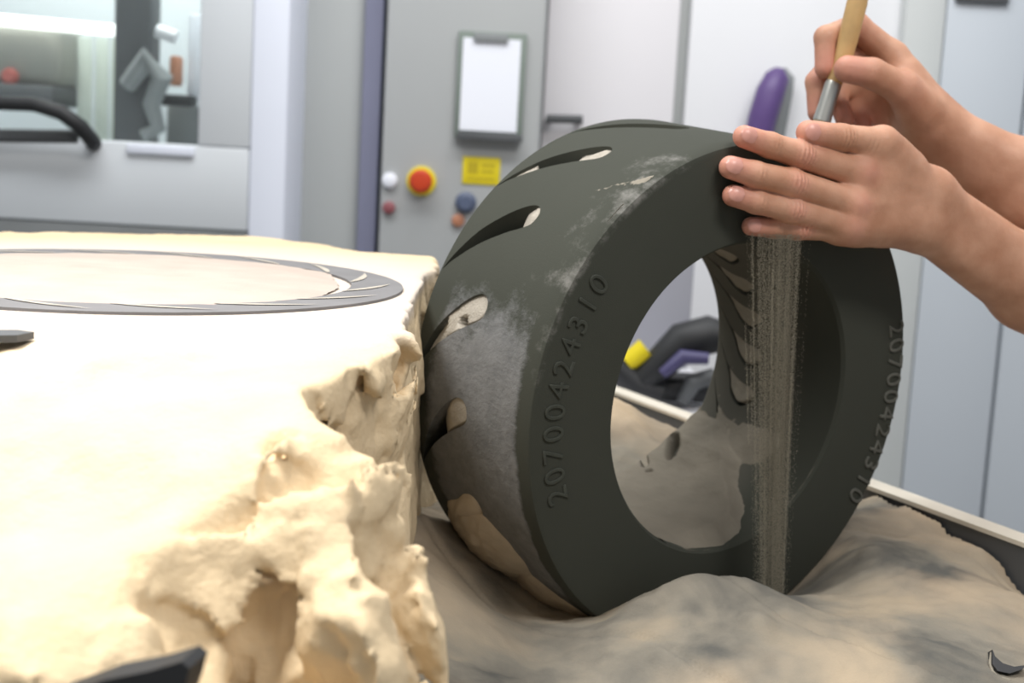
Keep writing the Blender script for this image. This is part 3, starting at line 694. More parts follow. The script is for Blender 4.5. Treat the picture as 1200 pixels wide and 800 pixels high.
def facets3(x, y, z, cell, seed):
    """broken lumps in space: each jittered cell pushes the surface out or in along a plane of its own"""
    best = np.full(x.shape, 1e9); val = np.zeros(x.shape)
    gx = np.floor(x / cell); gy = np.floor(y / cell); gz = np.floor(z / cell)
    for dx in (-1, 0, 1):
        for dy in (-1, 0, 1):
            for dz in (-1, 0, 1):
                i, j, k = gx + dx, gy + dy, gz + dz
                ex = x - (i + .5 + .8 * (hash3(i, j, k, seed) - .5)) * cell; ey = y - (j + .5 + .8 * (hash3(i, j, k, seed + 1) - .5)) * cell; ez = z - (k + .5 + .8 * (hash3(i, j, k, seed + 2) - .5)) * cell
                d = ex * ex + ey * ey + ez * ez; m = d < best; best = np.where(m, d, best)
                v = (ex * (hash3(i, j, k, seed + 3) - .5) + ey * (hash3(i, j, k, seed + 4) - .5) + ez * (hash3(i, j, k, seed + 5) - .5)) * 1.5 + (hash3(i, j, k, seed + 6) - .5) * cell * .28
                val = np.where(m, v, val)
    return val, cell * .45 - np.sqrt(best)
def resample(A, xs, ys):
    fi = np.interp(xs, bx, np.arange(len(bx))); fj = np.interp(ys, by, np.arange(len(by)))
    i = np.minimum(fi.astype(int), len(bx) - 2); j = np.minimum(fj.astype(int), len(by) - 2); u = (fi - i)[:, None]; w = (fj - j)[None]
    I, J = np.ix_(i, j); return A[I, J] * (1 - u) * (1 - w) + A[I + 1, J] * u * (1 - w) + A[I, J + 1] * (1 - u) * w + A[I + 1, J + 1] * u * w
def sd_capsule(P, a, b, ra, rb):
    a = np.asarray(a, np.float32); b = np.asarray(b, np.float32); ba = b - a
    pa = P - a; h = np.clip((pa @ ba) / max(float(ba @ ba), 1e-12), 0, 1)
    return np.linalg.norm(pa - h[..., None] * ba, axis=-1) - (ra + (rb - ra) * h)
def smin(a, b, k):
    h = np.clip(.5 + .5 * (b - a) / k, 0, 1)
    return b * (1 - h) + a * h - k * h * (1 - h)
class Field:
    def __init__(s, lo, hi, vox):
        s.lo = np.array(lo, np.float32); s.vox = vox; s.n = np.ceil((np.array(hi) - s.lo) / vox).astype(int) + 1
    def blank(s): return np.full(s.n, .05, np.float32)
    def cap(s, D, a, b, ra, rb, k):
        """blend a tapered capsule into D, only in the cells near it"""
        a = np.asarray(a, float); b = np.asarray(b, float); m = max(ra, rb) + .03
        i0 = np.clip(np.floor((np.minimum(a, b) - m - s.lo) / s.vox).astype(int), 0, s.n); i1 = np.clip(np.ceil((np.maximum(a, b) + m - s.lo) / s.vox).astype(int) + 1, 0, s.n)
        if (i1 <= i0).any(): return D
        g = np.stack(np.meshgrid(*[s.lo[q] + s.vox * np.arange(i0[q], i1[q], dtype=np.float32) for q in range(3)], indexing='ij'), -1)
        sl = tuple(slice(i0[q], i1[q]) for q in range(3))
        d = np.minimum(sd_capsule(g, a, b, ra, rb), .05)
        D[sl] = smin(D[sl], d, k) if k > 0 else np.minimum(D[sl], d)
        return D
    def bump(s, D, c, rad, amt):
        c = np.asarray(c, float); i0 = np.clip(np.floor((c - 3 * rad - s.lo) / s.vox).astype(int), 0, s.n); i1 = np.clip(np.ceil((c + 3 * rad - s.lo) / s.vox).astype(int) + 1, 0, s.n)
        if (i1 <= i0).any(): return D
        g = np.stack(np.meshgrid(*[s.lo[q] + s.vox * np.arange(i0[q], i1[q], dtype=np.float32) for q in range(3)], indexing='ij'), -1)
        sl = tuple(slice(i0[q], i1[q]) for q in range(3))
        D[sl] -= amt * np.exp(-((g - c) ** 2).sum(-1) / rad ** 2); return D
    def crease(s, D, c, axis, rad, amt, wl):
        c = np.asarray(c, float); ax = np.asarray(axis, float); ax /= np.linalg.norm(ax)
        i0 = np.clip(np.floor((c - 2.5 * rad - s.lo) / s.vox).astype(int), 0, s.n); i1 = np.clip(np.ceil((c + 2.5 * rad - s.lo) / s.vox).astype(int) + 1, 0, s.n)
        if (i1 <= i0).any(): return D
        g = np.stack(np.meshgrid(*[s.lo[q] + s.vox * np.arange(i0[q], i1[q], dtype=np.float32) for q in range(3)], indexing='ij'), -1)
        sl = tuple(slice(i0[q], i1[q]) for q in range(3)); t = (g - c) @ ax.astype(np.float32)
        D[sl] += amt * np.cos(t / wl * 2 * math.pi) * np.exp(-((g - c) ** 2).sum(-1) / rad ** 2); return D
    def mesh(s, D):
        """surface nets"""
        neg = D < 0
        c = [D[i:D.shape[0] - 1 + i, j:D.shape[1] - 1 + j, k:D.shape[2] - 1 + k] for i in (0, 1) for j in (0, 1) for k in (0, 1)]
        sgn = sum((q < 0).astype(np.int8) for q in c); act = (sgn > 0) & (sgn < 8)
        idx = np.full(act.shape, -1, np.int64); cells = np.argwhere(act); idx[act] = np.arange(len(cells))
        v8 = np.stack([q[act] for q in c], -1); off = np.array([(i, j, k) for i in (0, 1) for j in (0, 1) for k in (0, 1)], float)
        acc = np.zeros((len(cells), 3)); cnt = np.zeros((len(cells), 1))
        for p in range(8):
            for r in range(p + 1, 8):
                if np.abs(off[p] - off[r]).sum() != 1: continue
                a, b = v8[:, p], v8[:, r]; cr = (a < 0) != (b < 0); t = np.where(cr, a / np.where(cr, a - b, 1), 0)
                acc += np.where(cr[:, None], off[p] + (off[r] - off[p]) * t[:, None], 0); cnt += cr[:, None]
        V_ = s.lo + (cells + acc / np.maximum(cnt, 1)) * s.vox
        F = []
        for ax in range(3):
            a = [slice(None)] * 3; b = [slice(None)] * 3; a[ax] = slice(0, -1); b[ax] = slice(1, None)
            na, nb = neg[tuple(a)], neg[tuple(b)]; e = np.argwhere(na != nb); o1, o2 = [(1, 2), (2, 0), (0, 1)][ax]
            e = e[(e[:, o1] > 0) & (e[:, o2] > 0) & (e[:, o1] < D.shape[o1] - 1) & (e[:, o2] < D.shape[o2] - 1)]
            d1 = np.zeros(3, int); d1[o1] = 1; d2 = np.zeros(3, int); d2[o2] = 1
            g = lambda q: idx[q[:, 0], q[:, 1], q[:, 2]]
            quad = np.stack([g(e - d1 - d2), g(e - d2), g(e), g(e - d1)], -1)
            fl = na[e[:, 0], e[:, 1], e[:, 2]]; quad = np.where(fl[:, None], quad, quad[:, ::-1]); F.append(quad)
        F = np.concatenate(F); F = F[(F >= 0).all(1)]
        return V_, F

FB = Field((-.70, .43, TZ), (.045, 1.70, ZT + .012), .0034)
SDE = sd_poly(GX + .5 * wx * damp, GY + .5 * wy * damp, EDGE)
fxs, fys, fzs = [FB.lo[k] + FB.vox * np.arange(FB.n[k]) for k in range(3)]
HB, SB, GB = resample(GZ, fxs, fys), resample(steep, fxs, fys), resample(gl, fxs, fys)
DB = ((fzs[None, None, :] - HB[..., None]) / np.sqrt(1 + np.minimum(GB, 6) ** 2)[..., None]).astype(np.float32)
PB = resample(SDE, fxs, fys); KB = .03 + .19 * np.clip((.70 - fys) / .03, 0, 1)[None, :, None]
depth = ZT - .02 - fzs[None, None, :]
DS = ((PB[..., None] - KB * depth ) / np.sqrt(1 + KB ** 2)).astype(np.float32)
side = np.clip((DS - DB) / .02 + .35, 0, 1) * np.clip((fzs[None, None, :] < ZT - .0015) * 1.0, 0, 1)
DB = np.maximum(DB, DS)
gxx, gyy, gzz = np.meshgrid(fxs, fys, fzs, indexing='ij', sparse=True)
def boulder(px, py, Y, sx, sy, sz, k):
    """a rounded lump of the same sand leaning on the broken side"""
    global DB
    c = at(px, py, Y); e = np.sqrt(((gxx - c[0]) / sx) ** 2 + ((gyy - c[1]) / sy) ** 2 + ((gzz - c[2]) / sz) ** 2)
    DB = smin(DB, np.minimum((e - 1) * min(sx, sy, sz), .05).astype(np.float32), k)
boulder(415, 775, .592, .022, .026, .030, .004)
boulder(372, 612, .628, .020, .016, .016, .004)
mask = np.maximum(side, SB[..., None] * np.ones(len(fzs)))
mask *= (1 - np.clip((.225 - np.hypot(gxx - FCX, gyy - FCY)) / .015, 0, 1) * (gzz > ZT - .02)) * (1 - .8 * np.clip((-.105 - gxx) / .03, 0, 1) * (gyy < .75)) * (1 - .55 * np.clip((gyy - .68) / .03, 0, 1)) * (1 - .5 * np.clip((gyy - .86) / .05, 0, 1))
band = np.argwhere((np.abs(DB) < .03) & (mask > .02))
mk = mask[band[:, 0], band[:, 1], band[:, 2]]
bxp, byp, bzp = fxs[band[:, 0]], fys[band[:, 1]], fzs[band[:, 2]]
ux = bxp + .005 * fbm(bxp * 45, bzp * 45 + byp * 20, 7, 3); uy = byp + .005 * fbm(byp * 45, bzp * 45 + bxp * 20, 8, 3); uz = bzp + .005 * fbm(bxp * 45 + 9, byp * 45 + bzp * 20, 9, 3)
lump = facets3(ux, uy, uz, .050, 100)[0] * .8 + facets3(ux, uy, uz, .021, 200)[0] * .38 + facets3(ux, uy, uz, .014, 250)[1] * .18 + facets3(ux, uy, uz, .0072, 300)[1] * .16 - .003 + .0020 * fbm(bxp * 110 + bzp * 90, byp * 140 + bzp * 110, 12, 3)
DB[band[:, 0], band[:, 1], band[:, 2]] -= (lump * mk).astype(np.float32)
DB[0] = DB[-1] = .05; DB[:, 0] = DB[:, -1] = .05; DB[:, :, 0] = .05; DB[:, :, -1] = .05
VB, QB = FB.mesh(DB)
def main_piece(V_, F_):
    par = np.arange(len(V_))
    for _ in range(400):
        m = par[F_].min(1); new = par.copy(); np.minimum.at(new, F_.ravel(), np.repeat(m, 4)); new = new[new]
        if (new == par).all(): break
        par = new
    c = np.bincount(par); keep = par == c.argmax(); F2 = F_[keep[F_].all(1)]; idx = np.cumsum(keep) - 1
    return V_[keep], idx[F2]
VB, QB = main_piece(VB, QB)
bmesh_ = mesh_fast(VB, QB)
pk = bmesh_.attributes.new('pink', 'FLOAT', 'POINT'); rr_ = np.hypot(VB[:, 0] - FCX, VB[:, 1] - FCY)
pk.data.foreach_set('value', (np.clip((.37 - rr_) / .12, 0, 1) * np.clip((VB[:, 2] - ZT + .012) / .01, 0, 1)).astype(np.float32))
blk = link('sand_block', bmesh_, M['block_sand'])
tag(blk, 'big cream block of packed sand with broken crumbling side, left of the ring', 'sand block')

# printed ring still lying flush in the top of the block
br = empty('buried_ring_mould', (FCX, FCY, ZT)); tag(br, 'flat grey ring outline still buried flush in the top of the sand block', 'mould')
def annulus(r0, r1, z0, z1, n=180):
    vs, fs = [], []
    for k in range(n):
        a = 2 * math.pi * k / n
        for r, z in ((r0, z0), (r0, z1), (r1, z1), (r1, z0)): vs.append((FCX + r * math.cos(a), FCY + r * math.sin(a), z))
    for k in range(n):
        j = (k + 1) % n
        for m_ in range(4): fs.append((k * 4 + m_, j * 4 + m_, j * 4 + (m_ + 1) % 4, k * 4 + (m_ + 1) % 4))
    return vs, fs
vs, fs = annulus(.168, RO, ZT - .02, ZT + .002)
me = mesh_of(vs, fs, False); link('ring_body', me, mat('buried_grey', srgb(112, 111, 112), .9, var=.08, var_scale=30), br)
vs, fs = [(FCX, FCY, ZT + .006)], []
nn, rg = 200, 12
for j in range(1, rg + 1):
    for k in range(nn):
        a = 2 * math.pi * k / nn
        rr = (.171 + .006 * float(fbm(np.array([math.cos(a) * 2.5]), np.array([math.sin(a) * 2.5]), 51)[0]) + (.004 * float(fbm(np.array([math.cos(a) * 14]), np.array([math.sin(a) * 14]), 52)[0])) * (math.cos(a) > .5)) * j / rg
        if abs(math.atan2(math.sin(a - .1), math.cos(a - .1))) < .45: rr += -.014 * (j / rg) * math.cos(3 * (a - .1))
        vs.append((FCX + rr * math.cos(a), FCY + rr * math.sin(a), ZT + .006 - .0045 * (j / rg) ** 6 + .0006 * float(fbm(np.array([rr * math.cos(a) * 40]), np.array([rr * math.sin(a) * 40]), 53)[0])))
for k in range(nn): fs.append((0, 1 + k, 1 + (k + 1) % nn))
for j in range(rg - 1):
    for k in range(nn): fs.append((1 + j * nn + k, 1 + (j + 1) * nn + k, 1 + (j + 1) * nn + (k + 1) % nn, 1 + j * nn + (k + 1) % nn))
link('inner_sand', mesh_of(vs, fs), M['pink_sand'], br)
def sliver(a0, r0, a1, r1, w):
    pts = []
    for f in np.linspace(0, 1, 12):
        a = math.radians(a0 + (a1 - a0) * f); r = r0 + (r1 - r0) * f
        pts.append((a, r, w * math.sin(math.pi * min(1, f * .86 + .14)) * (1 if f < .99 else .1)))
    vs = []; fs = []
    for a, r, ww in pts:
        for s_ in (-1, 1): vs.append((FCX + (r + s_ * ww / 2) * math.cos(a), FCY + (r + s_ * ww / 2) * math.sin(a), ZT + .0026))
    for k in range(len(pts) - 1): fs.append((2 * k, 2 * k + 1, 2 * k + 3, 2 * k + 2))
    me = mesh_of(vs, fs); link('vane_slot', me, M['pale_sand'], br)
for k in range(16):
    a = -100 + 22.5 * k
    sliver(a, .169, a + 20, .198, .006)

# ---- dark scraper, and a made-up blade where the block top ends in dark
sp = empty('scraper', at(160, 790, .535)); tag(sp, 'black flat scraper tip poking up in front of the block', 'scraper')
pp = [at(60, 819, .495), at(120, 797, .495), at(175, 786, .495), at(212, 775, .495), at(222, 783, .495), at(216, 807, .495), at(205, 837, .495)]
MB().prism([tuple(p) for p in pp], (0.004, .012, .002)).build('blade', M['black'], sp, smooth=False)
MB().tube([at(130, 840, .49), at(110, 900, .48)], [.012, .014], 12).build('handle', M['black'], sp)
kn = empty('dark_edge_strip', at(10, 408, .78)); tag(kn, 'dark grey flat strip added for the dark far left edge of the sand block', 'tool')
pp = [at(-60, 402, .76), at(20, 404, .775), at(40, 407, .77), at(20, 413, .755), at(-60, 420, .74)]
MB().prism([(p[0], p[1], max(p[2], ZT - .004)) for p in pp], (0, 0, .004)).build('blade', M['dark_grey'], kn, smooth=False)  # flat strip standing in for the dark end of the block top
MB().tube([at(-50, 408, .75), at(-160, 410, .72)], [.01, .012], 12).build('handle', M['black'], kn)  # grip invented to go with the strip, out of view

# ================================================================== LOOSE HEAP
hc = []
for px, py, Y in ((815, 668, 1.045), (780, 684, 1.035), (850, 681, 1.065), (872, 676, 1.07), (925, 698, 1.105), (700, 730, 1.03), (740, 708, 1.02), (655, 726, 1.06), (620, 772, .98), (600, 800, .93),
                  (780, 740, .97), (720, 790, .94), (880, 735, .985), (880, 800, .92), (1000, 800, .92), (1200, 800, .92), (1160, 760, .97), (1100, 720, 1.03), (1000, 740, 1.0), (1040, 690, 1.09), (960, 720, 1.05),
                  (1010, 640, 1.18), (975, 690, 1.125), (1010, 602, 1.29), (1026, 574, 1.345), (1062, 586, 1.315), (1100, 608, 1.265), (1150, 640, 1.195), (1200, 690, 1.10), (1120, 650, 1.19), (1060, 630, 1.23),
                  (500, 600, 1.12), (470, 640, 1.0), (500, 720, .95), (545, 800, .86), (560, 700, 1.06), (530, 660, 1.08), (610, 716, 1.09), (640, 724, 1.08), (560, 760, .96),
                  (720, 464, 1.42), (757, 491, 1.45), (786, 495, 1.44), (740, 540, 1.33), (700, 450, 1.45), (800, 520, 1.40)):
    hc.append(tuple(at(px, py, Y)))
for x, y, z in ((.44, 1.18, -.362), (.40, 1.262, -.340), (.372, 1.315, -.331), (.475, 1.1, -.374), (.53, 1.0, -.378), (-.05, 1.3, -.30), (-.05, 1.4, -.30), (-.05, 1.2, -.32), (.18, 1.13, -.40), (.12, 1.2, -.39), (.08, 1.1, -.375), (.25, 1.2, -.385), (.05, 1.25, -.36), (-.06, 1.3, -.36), (-.02, .8, -.40), (.2, .8, -.42), (.45, .85, -.40), (.5, 1.0, -.37), (0, 1.6, -.36), (.1, 1.6, -.38), (-.3, 1.5, -.38), (.0, .6, -.44), (.5, .6, -.44), (.3, 1.4, -.37)):
    hc.append((x, y, CAM_Z + z))
f_heap = rbf_fit(hc)
hx = np.linspace(-.32, .66, 330); hy = np.linspace(.62, 1.75, 380)
HX, HY = np.meshgrid(hx, hy, indexing='ij')
HZ = f_heap(HX + .008 * fbm(HX * 18, HY * 18, 61), HY + .008 * fbm(HX * 18, HY * 18, 62))
for _ in range(3):
    HZ[1:-1, 1:-1] = (HZ[1:-1, 1:-1] * 2 + HZ[:-2, 1:-1] + HZ[2:, 1:-1] + HZ[1:-1, :-2] + HZ[1:-1, 2:]) / 6
HZ += .007 * fbm(HX * 14, HY * 14, 63, 4) + .0018 * fbm(HX * 80, HY * 80, 64, 3)
# soft creases running down from the heap
cr = np.abs(vnoise(HX * 7 + HY * 9, HY * 3 - HX * 2, 66)) ; HZ -= .004 * np.exp(-(cr / .035) ** 2)
k_ = at(890, 742, .985); HZ += .010 * np.exp(-(((HX - k_[0]) / .014) ** 2 + ((HY - k_[1]) / .016) ** 2))
HZ = np.maximum(HZ, TZ + .001)
side = (HX - pA[0]) * tn[0] + (HY - pA[1]) * tn[1]
ii = np.arange(HX.size).reshape(HX.shape)
q = np.stack([ii[:-1, :-1], ii[1:, :-1], ii[1:, 1:], ii[:-1, 1:]], -1).reshape(-1, 4)
q = q[side.ravel()[q].max(1) < -.002]
hm = mesh_fast(np.stack([HX, HY, HZ], -1).reshape(-1, 3), q)
ta = np.clip((HX - .33) / .12, 0, 1) * .75 + np.clip((.0 - HX) / .06, 0, 1) * .35 + np.clip((HY - 1.32) / .08, 0, 1) * .9
ta = np.clip(ta + .7 * fbm(HX * 12, HY * 12, 71), 0, 1)
at_ = hm.attributes.new('tan', 'FLOAT', 'POINT'); at_.data.foreach_set('value', ta.ravel().astype(np.float32))
heap = link('sand_heap', hm, M['heap']); tag(heap, 'low grey and tan heap of loose sand that the ring stands in', 'sand')

def heap_z(x, y): 
    i = int(np.clip(np.searchsorted(hx, x), 0, len(hx) - 1)); j = int(np.clip(np.searchsorted(hy, y), 0, len(hy) - 1)); return float(HZ[i, j])
# slot hole at the near right of the heap, its shade built as black
c0 = at(1176, 783, .955)
fr = empty('slot_hole', c0); tag(fr, 'small black crescent standing in for the dark of a slot hole at the near edge of the heap', 'slot hole')
ol = [at(px, py, .955 - (py - 780) * .0009) for px, py in ((1160, 768), (1163, 776), (1172, 784), (1185, 788), (1199, 786), (1195, 791), (1180, 796), (1166, 793), (1160, 785))]
MB().prism([tuple(p + np.array([0, -.004, .006])) for p in ol], (0, .02, -.012)).build('hole_shade', M['black'], fr, smooth=False)  # black piece stands for the shade inside the hole
MB().tube([tuple(at(px, py, .955 - (py - 780) * .0009) + np.array([0, -.003, .003])) for px, py in ((1160, 768), (1158, 780), (1161, 790), (1168, 797), (1182, 800))], .0012, 8).build('sand_lip', M['grey_sand'], fr)

# ================================================================== FALLING SAND
def stream():
    fil = 260; per = 400
    top = at(913, 274, 1.10); bot = at(904, 700, 1.112)
    offs = np.concatenate([rng.normal(-.001, .0125, 180), rng.normal(.008, .004, 80)]); deps = rng.uniform(-.011, .004, fil)
    N = []
    for o_, d_ in zip(offs, deps):
        m_ = int(per * rng.choice([.3, .55, .8, 1.2, 2.6]))
        t0 = 0 if rng.random() < .7 else rng.uniform(0, .4); t1 = 1 if rng.random() < .75 else rng.uniform(.5, 1)
        t = t0 + (t1 - t0) * rng.random(m_)
        w = (1 - .42 * t)
        x = top[0] + (bot[0] - top[0]) * t + o_ * w * .95 + rng.normal(0, .0005, m_); y = top[1] + (bot[1] - top[1]) * t + d_ + o_ * .3 + rng.normal(0, .0006, m_); z = top[2] + (bot[2] - top[2]) * t
        N.append(np.stack([x, y, z], -1))
    P = np.concatenate(N); k = len(P)
    s = rng.uniform(.00011, .00022, (k, 1))
    base = np.array([(1, 1, 1.2), (1, -1, -1.2), (-1, 1, -1.2), (-1, -1, 1.2)]) * .8
    vs = (P[:, None, :] + base[None] * s[:, None]).reshape(-1, 3)
    tri = np.array([(0, 1, 2), (0, 3, 1), (0, 2, 3), (1, 3, 2)])
    f = (tri[None] + (np.arange(k) * 4)[:, None, None]).reshape(-1, 3)
    return mesh_fast(vs, f, 'stream', False)
o = link('falling_sand', stream(), M['grain']); tag(o, 'thin stream of sand grains falling in front of the ring face', 'sand', kind='stuff')

# ================================================================== THE PERSON
RCv = RC
def hp(px, py, off):               # point in front of the ring's face plane by off
    d = ray(px, py); o = np.array([0, 0, CAM_Z]); s = (off - (o - RC) @ n_) / (d @ n_)
    return o + d * s
flush_pts = []
nails = []
def fingers(F, defs, palm, k_palm):
    """defs: list of (points, radii); palm: list of (a, b, ra, rb)"""
    Dp = F.blank()
    for a, b, ra, rb in palm: Dp = F.cap(Dp, a, b, ra, rb, .016)
    Df = F.blank()
    for pts, rad in defs:
        d = F.blank()
        for i in range(len(pts) - 1): d = F.cap(d, pts[i], pts[i + 1], rad[i], rad[i + 1], .0035)
        Df = smin(Df, d, .0009)
    return smin(Dp, Df, k_palm)

# --- left hand, flat on the ring face
idx_ = [hp(872, 160, .008), hp(902, 170, .013), hp(936, 181, .020), hp(1004, 201, .028)]
mid_ = [hp(856, 196, .009), hp(884, 204, .016), hp(927, 214, .024), hp(996, 238, .032)]
rin_ = [hp(859, 229, .009), hp(886, 236, .016), hp(926, 245, .024), hp(988, 262, .031)]
lit_ = [hp(880, 265, .009), hp(906, 267, .014), hp(934, 268, .020), hp(985, 268, .028)]
thu_ = [hp(947, 155, .020), hp(985, 161, .026), hp(1034, 167, .033), hp(1062, 195, .034)]
wri = hp(1082, 242, .034); fa1 = hp(1200, 331, .060); elb = hp(1420, 470, .12)
lo = np.min([idx_[0], mid_[0], rin_[0], lit_[0], thu_[0], hp(1290, 380, .08)], 0) - .05; hi = np.max([idx_[0], mid_[0], thu_[1], hp(1290, 380, .08), hp(1290, 330, .08)], 0) + .06
FL = Field(lo, hi, .00115)
fd = [(idx_, [.0086, .0096, .0107, .0124]), (mid_, [.0088, .0098, .0109, .0120]), (rin_, [.0083, .0092, .0101, .0112]), (lit_, [.0072, .0079, .0086, .0098]), (thu_, [.0094, .0104, .0116, .0145])]
wu = hp(1092, 226, .036); wd = hp(1072, 262, .034)
palm = [(idx_[3], wu, .0125, .0165), (mid_[3], (wu + wd) / 2, .0125, .019), (rin_[3], wd, .0120, .018), (lit_[3], wd, .0105, .0165), (thu_[2], hp(1080, 222, .034), .0120, .017),
        (hp(1012, 187, .026), hp(1038, 186, .029), .0105, .0125), (hp(1030, 215, .030), hp(1030, 255, .029), .0135, .0135), (hp(1010, 222, .027), hp(1000, 262, .026), .0125, .0115),
        (wu, hp(1200, 315, .062), .0160, .026), (wd, hp(1200, 346, .058), .0165, .0265), (hp(1200, 315, .062), hp(1420, 470, .12), .027, .036), (hp(1200, 346, .058), hp(1420, 490, .12), .027, .036)]
DL = fingers(FL, fd, palm, .0075)
for f_, r_ in ((idx_, .0095), (mid_, .010), (rin_, .0095), (lit_, .008)):
    DL = FL.bump(DL, f_[3] + n_ * .010, .0075, .0022); DL = FL.bump(DL, f_[2] + n_ * .007, .0055, .0011)
    DL = FL.crease(DL, f_[2] + n_ * .0085, f_[2] - f_[1], .0068, .0013, .0036); DL = FL.crease(DL, f_[1] + n_ * .0075, f_[1] - f_[0], .0046, .0007, .0032)
    flush_pts += [(f_[0], .016, .75), (f_[2] + n_ * .008, .009, .55), (f_[3] + n_ * .01, .010, .55)]
DL = FL.crease(DL, thu_[1] + n_ * .009, thu_[1] - thu_[0], .007, .0009, .0036)
DL = FL.crease(DL, hp(1030, 172, .046), thu_[2] - thu_[3] + np.array([0, 0, -.01]), .007, .0006, .004)
flush_pts += [(thu_[0], .016, .6)]
# tendons on the back of the hand
for f_, w_ in ((idx_, wu), (mid_, wu), (rin_, wd)):
    for t in np.linspace(.12, .6, 7): DL = FL.bump(DL, f_[3] * (1 - t) + w_ * t + n_ * (.013 + .004 * t), .0042, .0006)
VL, QL = FL.mesh(DL)

# --- right hand, holding the brush behind it
YH = 1.255
thr = [at(993, 81, YH - .006), at(1022, 86, YH - .002), at(1058, 104, YH + .006), at(1080, 130, YH + .018)]
inr = [at(967, 80, YH + .016), at(968, 44, YH + .022), at(1004, 31, YH + .034), at(1046, 66, YH + .036)]
mir = [at(958, 132, YH + .026), at(957, 96, YH + .032), at(984, 62, YH + .046), at(1052, 84, YH + .052)]
rir = [at(990, 140, YH + .034), at(980, 112, YH + .046), at(1006, 84, YH + .062), at(1058, 104, YH + .064)]
lir = [at(1012, 150, YH + .042), at(1002, 128, YH + .056), at(1020, 106, YH + .070), at(1064, 122, YH + .072)]
wrr = at(1092, 150, YH + .045); far = at(1200, 222, YH + .035)
lo = np.min([inr[0], mir[0], thr[0], far, at(1290, 280, YH)], 0) - .045; hi = np.max([inr[2], lir[3], far, at(1290, 200, YH + .06)], 0) + .045; lo[0] = min(lo[0], inr[0][0] - .03)
FR = Field(lo, hi, .0016)
fdr = [(thr, [.0118, .0130, .0142, .0165]), (inr, [.0092, .0102, .0116, .0125]), (mir, [.0088, .0098, .0112, .0122]), (rir, [.0084, .0092, .0104, .0114]), (lir, [.0076, .0082, .0094, .0104])]
palmr = [(at(1016, 120, YH + .062), at(1066, 136, YH + .05), .019, .022), (at(1020, 96, YH + .052), at(1060, 110, YH + .045), .013, .018), (inr[3], at(1078, 128, YH + .03), .0125, .019), (mir[3], wrr, .0125, .02), (rir[3], wrr, .0120, .02), (lir[3], at(1088, 165, YH + .055), .0115, .018), (thr[2], at(1086, 140, YH + .03), .0130, .019), (at(1060, 90, YH + .03), at(1085, 140, YH + .05), .013, .019),
         (at(1090, 140, YH + .035), at(1200, 205, YH + .035), .0195, .028), (at(1088, 165, YH + .05), at(1200, 238, YH + .04), .019, .029), (at(1200, 205, YH + .035), at(1420, 330, YH + .0), .029, .037), (at(1200, 238, YH + .04), at(1420, 350, YH + .0), .029, .037)]
DR = fingers(FR, fdr, palmr, .0075)
vw = -np.array([0.3, 1, -.1]) / 1.05
for f_ in (inr, mir): DR = FR.bump(DR, f_[2] + np.array([0, -.002, .007]), .0055, .001)
DR = FR.crease(DR, thr[1] + vw * .010, thr[1] - thr[0], .006, .0005, .003)
for f_ in (thr, inr, mir, rir, lir): flush_pts += [(f_[0], .02, .7), (f_[2], .016, .35)]
VR, QR = FR.mesh(DR)

# --- the rest of the body, standing beyond the right of the picture
def body_coarse():
    e_l = hp(1420, 480, .12); e_r = at(1420, 340, YH); 
    hip = np.array([.98, 1.12, .92]); ch = np.array([.93, 1.12, 1.30])
    sh_l = np.array([.90, .93, 1.40]); sh_r = np.array([.90, 1.31, 1.40])
    F = Field((.3, .72, -.02), (1.32, 1.52, 1.86), .011)
    D = F.blank()
    hl, hr = hip + np.array([0, -.09, 0]), hip + np.array([0, .09, 0])
    def c(a, b, ra, rb, k=.03):
        nonlocal D; D = F.cap(D, a, b, ra, rb, k)
    head = np.array([.86, 1.12, 1.67])
    c(ch + np.array([0, 0, .08]), head + np.array([.02, 0, -.08]), .055, .052); c(head + np.array([-.01, 0, .03]), head + np.array([.03, 0, .04]), .082, .088); c(head + np.array([-.05, 0, -.08]), head + np.array([0, 0, -.03]), .04, .065, .02)
    c(head + np.array([-.075, 0, .015]), head + np.array([-.098, 0, -.02]), .012, .016, .012)
    for s_ in (-1, 1): c(head + np.array([.01, s_ * .078, -.02]), head + np.array([.015, s_ * .082, .02]), .016, .018, .01)
    e2l = hp(1290, 391, .085); e2r = at(1290, 268, YH + .022)
    c(e2l, e_l, .030, .037, .01); c(e2r, e_r, .031, .038, .01)
    c(e_l, sh_l, .040, .052); c(e_r, sh_r, .040, .052)
    V1, Q1 = F.mesh(D)
    S = F.blank()
    for s_, sh, el in ((-1, sh_l, e_l), (1, sh_r, e_r)):
        S = F.cap(S, sh, sh * .35 + el * .65, .064, .060, .03); S = F.cap(S, ch, sh, .10, .065, .05)
        S = F.cap(S, ch + np.array([0, .06 * s_, .02]), hip + np.array([0, .06 * s_, .05]), .115, .115, .06)
    V2, Q2 = F.mesh(S)
    T = F.blank()
    for s_, h in ((-1, hl), (1, hr)):
        kn = h + np.array([-.02, s_ * .01, -.42]); an = kn + np.array([.05, s_ * .01, -.42])
        T = F.cap(T, h, kn, .095, .066, .03); T = F.cap(T, kn, an, .066, .050, .02)
    T = F.cap(T, hl, hr, .11, .11, .04)
    V3, Q3 = F.mesh(T)
    feet = []
    for s_, h in ((-1, hl), (1, hr)):
        Sx = F.blank(); an = h + np.array([.03, s_ * .02, -.86]); Sx = F.cap(Sx, an + np.array([.02, 0, 0]), an + np.array([-.15, s_ * .01, -.015]), .045, .038, .02); feet.append(F.mesh(Sx))
    H = F.blank(); H = F.cap(H, head + np.array([.02, 0, .06]), head + np.array([.045, 0, .03]), .088, .085, .02); H = F.cap(H, head + np.array([.06, 0, .0]), head + np.array([.055, 0, -.04]), .06, .05, .02)
    V5, Q5 = F.mesh(H)
    return (V1, Q1), (V2, Q2), (V3, Q3), feet, (V5, Q5), head
